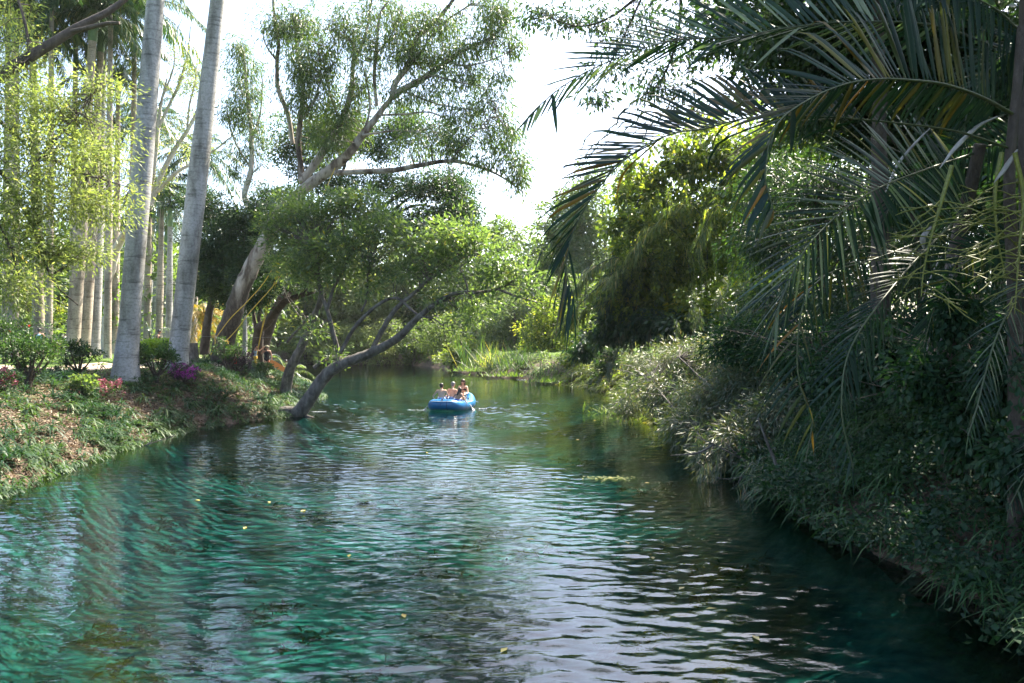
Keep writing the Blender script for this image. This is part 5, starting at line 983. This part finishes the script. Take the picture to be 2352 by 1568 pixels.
def person(label, loc, yaw, J, skin=SK, hair=HB, long=False, top=None, bottom=None, scale=1.0, face=None, hat=None, group=None, female=False, cap=None):
    J = {k: np.array(v, float) for k, v in J.items()}; t = root('person', loc, label, 'person', group, yaw); t.scale = (scale,) * 3
    fw = nrm(np.array(face if face is not None else (0, 1, 0), float)); sh = .9 if female else 1.0
    C = capsule; B = [C(J['pel'], J['chest'] * .45 + J['pel'] * .55, .125, .105, 14, (1.25, .85)), C(J['chest'] * .4 + J['pel'] * .6, J['chest'], .1, .13 * sh, 14, (1.3, .85)), C(J['shL'] * .8 + J['chest'] * .2, J['shR'] * .8 + J['chest'] * .2, .075, .075),
         C(J['chest'], J['neck'], .1, .055), C(J['neck'], J['head'] - [0, 0, .03], .052, .05), C(J['head'] + [0, 0, .03] - fw * .012, J['head'] - [0, 0, .045] + fw * .018, .09, .062, 14), C(J['head'] + fw * .08 + [0, 0, .0], J['head'] + fw * .103 - [0, 0, .025], .012, .016, 8)]
    sd = np.cross(fw, [0, 0, 1])
    for sg in (-1, 1): B.append(C(J['head'] + sd * .088 * sg + [0, 0, .01], J['head'] + sd * .09 * sg - [0, 0, .015], .014, .012, 6))
    for S in 'LR':
        B += [C(J['sh' + S], J['el' + S], .05 * sh, .038), C(J['el' + S], J['ha' + S], .038, .026), C(J['hi' + S], J['kn' + S], .085, .055), C(J['kn' + S], J['an' + S], .054, .035)]
        d = nrm(J['ha' + S] - J['el' + S]); pl = J['ha' + S] + d * .06; B.append(C(J['ha' + S], pl, .028, .034, 8, (1, .6)))
        ax = nrm(np.cross(d, [0.1, .2, 1])); nn_ = np.cross(ax, d)
        for k in range(4):
            b0 = pl + ax * (k - 1.5) * .02 + d * .015; L = (.055, .07, .075, .06)[k]; kn = b0 + d * L * .55; B += [C(b0, kn, .0095, .009, 6), C(kn, kn + (d * .7 - nn_ * .6) * L * .5, .009, .0075, 6)]
        B.append(C(J['ha' + S] + ax * .02, J['ha' + S] + ax * .055 + d * .05, .012, .009, 6))
        ft = nrm((J['an' + S] - J['kn' + S]) * [1, 1, 0] * .3 + np.array([0, 1, 0]) * .5); B.append(C(J['an' + S] - [0, 0, .035], J['an' + S] + ft * .17 - [0, 0, .045], .036, .028, 8, (1.1, .8)))
    remeshed(B, 'body', skin, t)
    H = J['head']; hp = [C(H + [0, 0, .052] - fw * .016, H + [0, 0, .0] - fw * .045, .1, .078, 12)]
    if long: hp += [C(H - fw * .05, J['neck'] * .6 + J['chest'] * .4 - fw * .12, .075, .05, 10, (1.2, .8))] + [C(H + sd * .075 * s + [0, 0, .02] - fw * .02, H + sd * .085 * s - [0, 0, .16] - fw * .02, .035, .03, 8) for s in (-1, 1)]
    if hat is None: remeshed(hp, 'hair', hair, t, .014, 2)
    else:
        remeshed(hp, 'hair', hair, t, .014, 2); m = MB(); c = H + [0, 0, .07]; tube(m, [c - [0, 0, .0], c + [0, 0, .012]], [.19, .18], 20); tube(m, [c, c + [0, 0, .05], c + [0, 0, .085], c + [0, 0, .09]], [.112, .108, .08, .01], 20); m.build('hat', hat, t, smooth=True)
    m = MB()
    for s in (-1, 1): e = H + sd * .032 * s + fw * .083 + [0, 0, .005]; q = C(e, e + fw * .004, .011, .009, 8); m.v += q.v; m.r += q.r; m.f += [f + m.n for f in q.f]; m.n += q.n
    m.build('eyes', HB, t); mo = H + fw * .082 - [0, 0, .055]; C(mo - sd * .02, mo + sd * .02, .007, .007, 6).build('mouth', plain('lips', (.35, .1, .09), .5), t)
    if top: 
        nm, mt, kind = top
        pp = [C(J['chest'] * .4 + J['pel'] * .6, J['chest'], .112, .142 * sh, 14, (1.32, .9))]
        if kind == 'bikini': pp = [C(J['chest'] - [.07, -.0, .02], J['chest'] + [.07, .0, -.02], .1, .1, 12, (1, .65))] + [C(J['chest'] + s * sd * .09 + fw * .1, J['neck'] + s * sd * .04 + [0, 0, .02], .012, .012, 6) for s in (-1, 1)]
        else:
            pp += [C(J['pel'], J['chest'] * .45 + J['pel'] * .55, .135, .118, 14, (1.27, .9))]
            if kind == 'tank': pp += [C(J['sh' + S] * .55 + J['chest'] * .45, J['chest'], .07, .09) for S in 'LR']
        remeshed(pp, nm, mt, t, .016, 2)
    if bottom:
        nm, mt, ln = bottom; pp = [C(J['pel'] - [0, 0, .01], J['pel'] + (J['chest'] - J['pel']) * .2, .138, .128, 14, (1.27, .92))]
        for S in 'LR':
            if ln > 0: pp.append(C(J['hi' + S], J['hi' + S] + (J['kn' + S] - J['hi' + S]) * ln, .098, .082))
        remeshed(pp, nm, mt, t, .016, 2)
    return t
def J(base, **k): d = dict(base); d.update(k); return d

# ------------------------------------------------------------------ raft
RB_ = plain('raft_blue_pvc', (.01, .12, .3), .3, .12, 3); RW = plain('raft_pale_trim', (.35, .55, .68), .35, .1, 3)
rx, ry = P(1040, 0, 38.4)[0], 38.6; ryaw = math.radians(-14)
t = root('inflatable_raft', (rx, ry, 0), 'blue inflatable raft carrying four people down the middle of the river', 'raft', rz=ryaw)
hw, hl, tr_ = .69, 1.5, .25
loop = np.array([(0, -hl, .1), (.42, -hl + .03, .1), (hw - .1, -hl + .3, .03), (hw, -hl + .8, 0), (hw, 0, 0), (hw, hl - .9, .02), (hw - .18, hl - .3, .12), (.28, hl, .25), (-.28, hl, .25), (-hw + .18, hl - .3, .12), (-hw, hl - .9, .02), (-hw, 0, 0), (-hw, -hl + .8, 0), (-hw + .1, -hl + .3, .03), (-.42, -hl + .03, .1), (0, -hl, .1)])
loop[:, 2] += .2
lp = crv(np.vstack([loop[-2], loop, loop[1]]), 80); mb = MB(); tube(mb, lp[3:-3], [tr_], 20, cap=False); mb.build('hull_tube', RB_, t, smooth=True)
mb = MB(); Vx = []; 
flo = crv(loop, 48)[:-1]; flo = flo * [.9, .93, 0] + [0, 0, .1]; mb.add(np.vstack([flo, [[0, 0, .1]]]), [[k, (k + 1) % 47, 47] for k in range(47)]); mb.build('floor', RW, t)
for yy in (-.55, .75):
    mb = MB(); tube(mb, [[-hw, yy, .28], [0, yy, .3], [hw, yy, .28]], [.17], 14, 8); mb.build('thwart', RB_, t, smooth=True)
trim = crv(np.vstack([loop[-2], loop, loop[1]]), 80)[3:-3]; o = trim.copy(); o[:, :2] *= 1 + .2 / np.linalg.norm(trim[:, :2], axis=1, keepdims=True); o[:, 2] += .16
mb = MB(); tube(mb, o, [.012], 6, cap=False); mb.build('grab_rope', plain('rope_pale', (.6, .62, .6), .7), t)
for s in (-1, 1):
    m = MB(); tube(m, [[s * (hw + .05), .05, .4], [s * (hw + .05), .12, .52]], [.05, .03], 8); m.build('oarlock', BLK, t)
for k in (6, 15, 24, 40, 52, 64):                     # glued seams round the tube
    a = lp[k]; dd = nrm(lp[k + 1] - lp[k - 1]) * .025; m = MB(); tube(m, [a - dd, a + dd], [tr_ + .006], 20, cap=False); m.build('seam', plain('raft_seam', (.008, .06, .17), .4), t, smooth=True)
m = MB(); tube(m, [[.0, -hl - .1, .54], [.0, -hl - .12, .575]], [.045, .04], 10); m.build('valve', BLK, t)
# dark letter-like maker's mark on the stern
m = MB()
for (x, z, w_, h_) in [(-.16, .33, .055, .022), (-.12, .29, .02, .09), (-.06, .31, .02, .11), (-.03, .36, .05, .02), (-.03, .32, .04, .018)]:
    yb = -hl - math.sqrt(max(0, tr_ ** 2 - (z - .3) ** 2)) - .004
    m.add([[x - w_ / 2 , yb, z - h_ / 2], [x + w_ / 2, yb, z - h_ / 2], [x + w_ / 2, yb + .004, z + h_ / 2], [x - w_ / 2, yb + .004, z + h_ / 2]], [[0, 1, 2, 3]])
m.build('hull_marking', plain('mark_navy', (.01, .03, .12), .6), t)
def rw(x, y, z):
    x *= .87; y *= .86; c, s = math.cos(ryaw), math.sin(ryaw); return (rx + x * c - y * s, ry + x * s + y * c, z)
NAVY = plain('cloth_bluewhite', (.2, .3, .5), .8, .6, 20)
person('shirtless dark-haired man rowing at the stern of the raft, bare back to us', rw(-.32, -1.1, .3), ryaw + .1, J(SIT, elL=(-.4, .1, .33), haL=(-.44, .34, .2), head=(-.02, .16, .78)), SK, HB, bottom=('swim_shorts', NAVY, .6), group='people in the raft', scale=1.05)
person('shirtless man with greying hair sitting beyond the rowing man in the raft', rw(.08, -.55, .3), ryaw - .3, J(SIT, chest=(0, .1, .48), head=(-.04, .2, .8)), SK, HG, bottom=('swim_shorts', NAVY, .6), group='people in the raft', scale=1.08)
person('woman in a black bikini facing us from the far seat of the raft', rw(.42, .55, .38), ryaw + math.pi, J(SIT, chest=(0, .02, .5), head=(.0, .04, .81), neck=(0, .03, .66), shL=(-.18, .02, .6), shR=(.18, .02, .6), haR=(.2, .3, .3), elR=(.26, .05, .36)), SK, plain('hair_brown', (.05, .022, .015), .45, .3, 40), True, top=('bikini_top', BLK, 'bikini'), bottom=('bikini_bottom', BLK, 0), group='people in the raft', female=True, scale=1.08)
person('girl with dark ponytail leaning over the side of the raft, her back to us', rw(.5, -1.0, .28), ryaw - .35, J(SIT, chest=(.05, .1, .4), neck=(.09, .14, .55), head=(.12, .16, .69), shL=(-.1, .1, .5), shR=(.24, .12, .5), elR=(.36, .16, .28), haR=(.48, .2, .12)), SK2, HB, True, bottom=('blue_shorts', plain('cloth_blue', (.03, .08, .4), .7), .4), group='people in the raft', female=True, scale=.95)
def oar(label, a, b):
    a = np.array(a); b = np.array(b); t = root('oar', a, label, 'oar', 'oars of the raft'); d = nrm(b - a); m = MB(); tube(m, rel(t, np.array([a, b])), [.018], 8); m.build('shaft', plain('oar_shaft', (.02, .05, .1), .4), t, smooth=True)
    m = MB(); tube(m, rel(t, np.array([b, b + d * .12, b + d * .45, b + d * .52])), [.02, .09, .1, .05], 10, 8, flat=.18); m.build('blade', plain('oar_blade', (.015, .03, .05), .4), t, smooth=True)
oar('oar dipping into the water on the shaded side of the raft', rw(-.55, -.6, .62), rw(-1.1, -1.2, .12))
oar('oar reaching out on the sunny side of the raft', rw(.3, .3, .85), rw(1.25, -.5, .1))
# bank people
def stand_at(u, D, **k): p = P(u, 0, D); return on(p[0], p[1])
FLO = None
def spotcloth(name, a, b, sc):
    m, nt, out = newmat(name); tc = node(nt, 'ShaderNodeTexCoord'); n = noise(nt, sc, 2, tc.outputs['Object']); rp = ramp(nt, [(.45, a), (.5, b), (.6, a)], n.outputs[0], 'CONSTANT')
    p = node(nt, 'ShaderNodeBsdfPrincipled', Roughness=.8); nt.links.new(rp.outputs[0], p.inputs['Base Color']); nt.links.new(p.outputs[0], out.inputs[0]); return m
FLO = spotcloth('cloth_floral', (.03, .07, .13), (.35, .45, .5), 22)
YEL = plain('cloth_yellow', (.45, .3, .03), .8, .3)
person('man in a black tank top walking away along the path between the two big palms', stand_at(364, 46), math.radians(-75), J(STAND, haL=(-.24, .16, .88), anL=(-.1, .22, .08), anR=(.1, -.2, .1), head=(0, .05, 1.6)), SK2, HB, top=('tank_top', BLK, 'tank'), bottom=('shorts', BLK, .95), scale=1.04)
pw = stand_at(587, 49); person('woman in a blue floral top reaching up to hold the yellow rope', pw, math.radians(-70), J(STAND, elR=(.24, .24, 1.32), haR=(.16, .46, 1.52), elL=(-.2, .26, 1.34), haL=(-.08, .48, 1.56), head=(0, .06, 1.6)), SK2, HB, top=('floral_top', FLO, 'tube'), bottom=('yellow_wrap', YEL, .7), female=True)
pw2 = stand_at(613, 48); person('woman in a black swimsuit and sun hat holding an orange float board', pw2, math.radians(-170), J(STAND, elR=(.3, .05, 1.25), haR=(.2, .12, 1.5), elL=(-.27, .0, 1.12), haL=(-.3, .08, .88), head=(0, .03, 1.6)), SK2, HB, top=('swimsuit', BLK, 'tube'), bottom=('swimsuit_bottom', BLK, .05), hat=plain('hat_olive', (.2, .19, .12), .8), female=True)
person('far person in dark clothes sitting on a rock behind the slanted trunk', stand_at(660, 55) + [0, 0, .7], math.radians(150), SIT, SK2, HB, top=('dark_shirt', BLK, 'tank'), bottom=('shorts', BLK, .9))
ps = root('rock', stand_at(660, 55), 'pale rounded rock under the seated far person', 'rock'); m = MB(); tube(m, [[-.3, 0, -.3], [0, 0, .2], [.2, 0, .55], [.1, 0, .7]], [.7, .75, .5, .1], 14, 12, .15); m.build('boulder', plain('rock_grey', (.3, .28, .25), .9), ps, smooth=True)
person('tiny far person in a white shirt on the lawn beside the tight palm group', stand_at(150, 82), 1.0, STAND, SK2, HB, top=('white_shirt', plain('cloth_white', (.7, .7, .68), .8), 'tank'), bottom=('blue_shorts', plain('cloth_blue2', (.04, .12, .35), .8), .9))
person('far person in a light blue top half hidden behind the widest shrub', stand_at(90, 44), .4, STAND, SK2, HB, top=('blue_top', plain('cloth_skyblue', (.3, .45, .65), .8), 'tank'), bottom=('blue_trousers', plain('cloth_blue3', (.05, .1, .2), .8), 1.0))
# bag, board, bottle, pot, cooler
b = stand_at(352, 46.2); t = root('tote_bag', b + [.05, -.1, 0.72], 'white tote bag hanging behind the walking man', 'bag'); WHT = plain('canvas_white', (.65, .66, .66), .8, .1)
m = MB(); c = np.array([[-.17, -.06, .05], [.17, -.06, 0], [.17, .06, 0], [-.17, .06, .05], [-.21, -.04, .42], [.2, -.04, .46], [.2, .04, .46], [-.21, .04, .42]]); m.add(c, [[0, 1, 5, 4], [1, 2, 6, 5], [2, 3, 7, 6], [3, 0, 4, 7], [0, 3, 2, 1]]); m.build('pouch', WHT, t)
m = MB(); tube(m, [[-.12, 0, .42], [-.05, 0, .62], [.05, 0, .63], [.12, 0, .45]], [.012], 6, 10); m.build('strap', WHT, t)
hb = pw2 + np.array([.36, -.1, .86]); t = root('float_board', hb, 'bright orange float board held low by the woman in the sun hat', 'float board'); m = MB(); n = 24; th = np.linspace(0, 2 * np.pi, n, endpoint=False)
e = np.stack([np.sign(np.cos(th)) * np.abs(np.cos(th)) ** .6 * .55, np.sign(np.sin(th)) * np.abs(np.sin(th)) ** .75 * .17], 1); V = np.concatenate([np.column_stack([e, np.full(n, z)]) for z in (-.03, .03)]); m.add(V, [[k, (k + 1) % n, n + (k + 1) % n, n + k] for k in range(n)]); m.add(V[n:], [list(range(n))]); m.add(V[:n], [list(range(n))[::-1]])
m.build('board', plain('foam_orange', (.85, .27, .05), .45, .06), t, rot=(math.radians(80), math.radians(32), 0), loc=(.35, -.1, -.35))
gb = np.array([P(541, 825, 43.0)[0], 40.9, 0.0]); gb[2] = P(0, 838, 43)[2]
t = root('red_bottle', P(541, 835, 40.6), 'red bottle hanging at the foot of the leaning gum trunk', 'bottle'); m = MB(); tube(m, [[0, 0, 0], [0, 0, .01], [0, 0, .26], [0, 0, .3], [0, 0, .38]], [.05, .07, .07, .03, .025], 12); m.build('body', plain('plastic_red', (.6, .02, .03), .3), t, smooth=True); m = MB(); tube(m, [[0, 0, .38], [0, 0, .43]], [.03], 10); m.build('cap', WHT, t)
m = MB(); tube(m, [[0, 0, .43], [.03, .1, .8], [.02, .35, 1.1]], [.006], 5, 8); m.build('string', WHT, t)
t = root('flower_pot', stand_at(131, 66), 'terracotta pot on the lawn beside the tight palm group', 'pot'); m = MB(); tube(m, [[0, 0, 0], [0, 0, .55], [0, 0, .56], [0, 0, .7]], [.26, .36, .42, .42], 16); m.build('body', plain('terracotta', (.4, .16, .08), .8), t, smooth=True); m = MB(); fill(m, R.normal(size=(8, 3)) * .15 + [0, 0, .9], np.tile([0, 0, .6], (8, 1)), 14, .15, .2, .08); m.build('foliage', M['bankplant'], t)
t = root('cooler_box', stand_at(325, 54) + [0, 0, .0], 'blue cooler box with towels on top beside the nearest big trunk', 'cooler'); m = MB()
def boxm(c, s):
    c = np.array(c); s = np.array(s) / 2; v = np.array([[x, y, z] for x in (-1, 1) for y in (-1, 1) for z in (-1, 1)]) * s + c; return MB().add(v, [[0, 1, 3, 2], [4, 6, 7, 5], [0, 4, 5, 1], [2, 3, 7, 6], [0, 2, 6, 4], [1, 5, 7, 3]])
boxm((0, 0, .45), (.8, .45, .9)).build('body', plain('plastic_blue', (.03, .12, .45), .4), t); boxm((0, 0, .94), (.84, .49, .08)).build('lid', WHT, t)
# rope swing
YR = plain('rope_yellow', (.55, .38, .06), .7, .25, 60)
def rope(name, label, pts, r=.022): q = crv(pts, 26); t = root(name, q[0], label, 'rope', 'yellow ropes of the swing'); m = MB(); tube(m, rel(t, q), [r], 6); m.build('strand', YR, t, smooth=True)
rope('rope', 'yellow rope pulled tight from the woman\'s hands up into the leaves', [P(594, 795, 48.6), P(605, 745, 47), P(622, 690, 45), P(648, 610, 43), P(662, 575, 42)])
rope('rope', 'second yellow rope hanging beside the pulled one', [P(590, 815, 48.8), P(600, 760, 47.2), P(614, 700, 45.2), P(640, 620, 43), P(668, 560, 41.5)])
rope('rope', 'yellow rope slanting from the tied log up across the gum trunk', [P(498, 772, 40.6), P(530, 730, 40), P(570, 690, 40), P(612, 640, 40), P(655, 560, 40)])
rope('rope', 'yellow rope slanting from the log\'s other end to the limb above', [P(522, 780, 40.4), P(545, 755, 40), P(575, 715, 40), P(640, 640, 40), P(700, 540, 40), P(770, 385, 39.5)])
rope('rope', 'yellow rope falling from the log down to the roots', [P(492, 768, 40.6), P(494, 790, 40.4), P(484, 815, 40.4)])
t = root('swing_log', P(492, 775, 40.4), 'peeled log tied with yellow rope across the dark gum trunk', 'log'); m = MB(); tube(m, rel(t, np.array([P(490, 772, 40.4), P(505, 779, 40.3), P(522, 787, 40.4)])), [.07, .065, .07], 10, 8, .05); m.build('log', plain('wood_peeled', (.4, .3, .19), .8), t, smooth=True)
for (u, v) in ((491, 771), (521, 785)):
    m = MB(); c = rel(t, [P(u, v, 40.35)])[0]; th = np.linspace(0, 6.2 * np.pi, 50); tube(m, c + np.stack([np.linspace(-.08, .08, 50), np.cos(th) * .09, np.sin(th) * .09], 1), [.018], 5); m.build('knot', YR, t, smooth=True)
q = crv([P(300, 758, 44), P(420, 770, 43), P(600, 774, 42), P(760, 772, 40)], 30); t = root('cable', q[0], 'thin grey cable strung across between the palm trunks and the river trees', 'cable'); m = MB(); tube(m, rel(t, q), [.008], 4); m.build('wire', plain('wire_grey', (.2, .2, .2), .5), t)

# fallen branches, roots at the waterline
def snag(label, paths, D, w, mat='bark_grey', name='fallen_branch'):
    b = P(*paths[0][0], D); t = root(name, b, label, 'branch', 'dead branches at the waterline')
    for p in paths: m = MB(); tube(m, rel(t, np.array([P(u, v, D) for u, v in p])), [w, w * .7, w * .3], 7, 12, .12); m.build('limb', M[mat], t, smooth=True)
snag('dead twisted branch lying at the dark right waterline', [[(1850, 1130), (1820, 1128), (1795, 1120), (1770, 1105)], [(1820, 1128), (1800, 1140), (1778, 1133)], [(1835, 1128), (1850, 1105), (1845, 1090)], [(1800, 1122), (1790, 1085), (1760, 1010), (1740, 960)]], 16.5, .05)
snag('bare thin branches reaching out over the water under the shrub', [[(1800, 1080), (1720, 1060), (1640, 1020), (1590, 1000)], [(1810, 1090), (1740, 1085), (1700, 1050), (1660, 1010)], [(1640, 1020), (1600, 1040), (1540, 1045)], [(1720, 1060), (1700, 1100), (1690, 1130)]], 18.5, .03)
snag('pale dry twig lying along the near left waterline', [[(285, 1040), (340, 1020), (400, 1000)], [(340, 1020), (350, 1010)]], 25, .03)
# floating things
def flat_leaf(mb, c, a, L, W): leaves(mb, c, np.stack([np.cos(a), np.sin(a), 0 * a], 1), np.tile([0, 0, 1.0], (len(a), 1)), L, W, .1)
FLm = leafmat('leaf_floating', G((.3, .25, .05), (.45, .4, .1), (.6, .5, .2)), .2, .5)
fl = [(1410, 1098), (1445, 1250), (1560, 1355), (1745, 1472), (1330, 1010), (1370, 965), (800, 1280), (690, 1175), (560, 1215), (930, 1420), (1230, 1240), (620, 1155), (1500, 1285), (1620, 1400), (1480, 1110), (1150, 1500), (460, 1150), (980, 1040)]
fb = ['next to the floating weed patch', 'in the bright sky reflection, right of its middle', 'low in the dark water right of the sky reflection', 'nearest the bottom edge, in dark water', 'in the stream behind the raft towards us', 'between raft and the right shrub', 'in mid river, left part', 'left of mid river, closest to the left bank shadow', 'far left in clear water', 'in the dark weed patch at the bottom', 'in the left part of the sky reflection',
      'off the left bank below the overhanging tree', 'at the edge of the dark right water', 'in dark water above the nearest one', 'alone above the weed patch', 'at the bottom edge in the sky reflection', 'close to the left waterline', 'left of the raft in green reflections']
for (u, v), lf_ in zip(fl, fb):
    D = F * CAM_H / (v - 781); p = P(u, v, D); mb = MB(); flat_leaf(mb, np.array([[0, 0, 0.0]]), np.array([R.uniform(0, 3)]), .16, .07)
    mb.build('floating_leaf', FLm, None, loc=(p[0], p[1], .012), label='small yellow leaf floating ' + lf_, cat='leaf', group='leaves floating on the river')
mb = MB(); D = F * CAM_H / (1098 - 781); p = P(1400, 1098, D); n = 90; flat_leaf(mb, R.normal(size=(n, 3)) * [.35, .14, 0] + [0, 0, .0], R.uniform(0, 6.28, n), .1, .04); mb.build('floating_weed', M['willow'], None, loc=(p[0], p[1], .014), label='patch of yellow-green weed floating right of the sky reflection', cat='weed patch', kind='stuff')
# foam streaks round raft; along ripples, glints painted as white strips
M['foam'] = plain('white_foam_glint', (.75, .8, .82), .4, .1)
def foam(label, u, v, L, W, n, name='foam_glint_streak'):
    D = F * CAM_H / (v - 781); p = P(u, v, D); mb = MB(); 
    for _ in range(n):
        c = R.normal(size=3) * [L * .35, W * .5, 0]; a = R.uniform(.1, .35) * L * .4; tube(mb, [[c[0] - a, c[1], 0], [c[0], c[1] + R.normal() * .02, .006], [c[0] + a, c[1] + R.normal() * .03, 0]], [.004, .022, .004], 5, 6, flat=.4)
    mb.build(name, M['foam'], None, loc=(p[0], p[1], .008), label=label, cat='foam', group='white water streaks')
foam('white splash streak behind the shaded-side oar of the raft', 968, 941, 1.0, .3, 12); foam('white streak where the sunny-side oar touches the water', 1112, 938, .5, .06, 6)
foam('thin white ripple line left of the overhanging shrub, near the dark hollow', 1405, 929, 1.0, .03, 10); foam('thin bright ripple under the dark hollow', 1330, 887, 1.6, .05, 8); foam('bright ripple at the foot of the overhanging tree', 735, 945, .8, .1, 8); foam('bright ripple below the grassy point', 1215, 872, 2.2, .05, 8)

# ------------------------------------------------------------------ sunlit air
hm = bpy.data.materials.new('air'); hm.use_nodes = True; hn = hm.node_tree; hn.nodes.clear()
ho = hn.nodes.new('ShaderNodeOutputMaterial'); hv = hn.nodes.new('ShaderNodeVolumePrincipled'); hv.inputs['Density'].default_value = .0001; hv.inputs['Color'].default_value = (.93, .96, 1, 1); hv.inputs['Anisotropy'].default_value = .45
hn.links.new(hv.outputs[0], ho.inputs['Volume'])
boxm((0, 715, 18), (1500, 1640, 44)).build('haze', hm, kind='stuff')
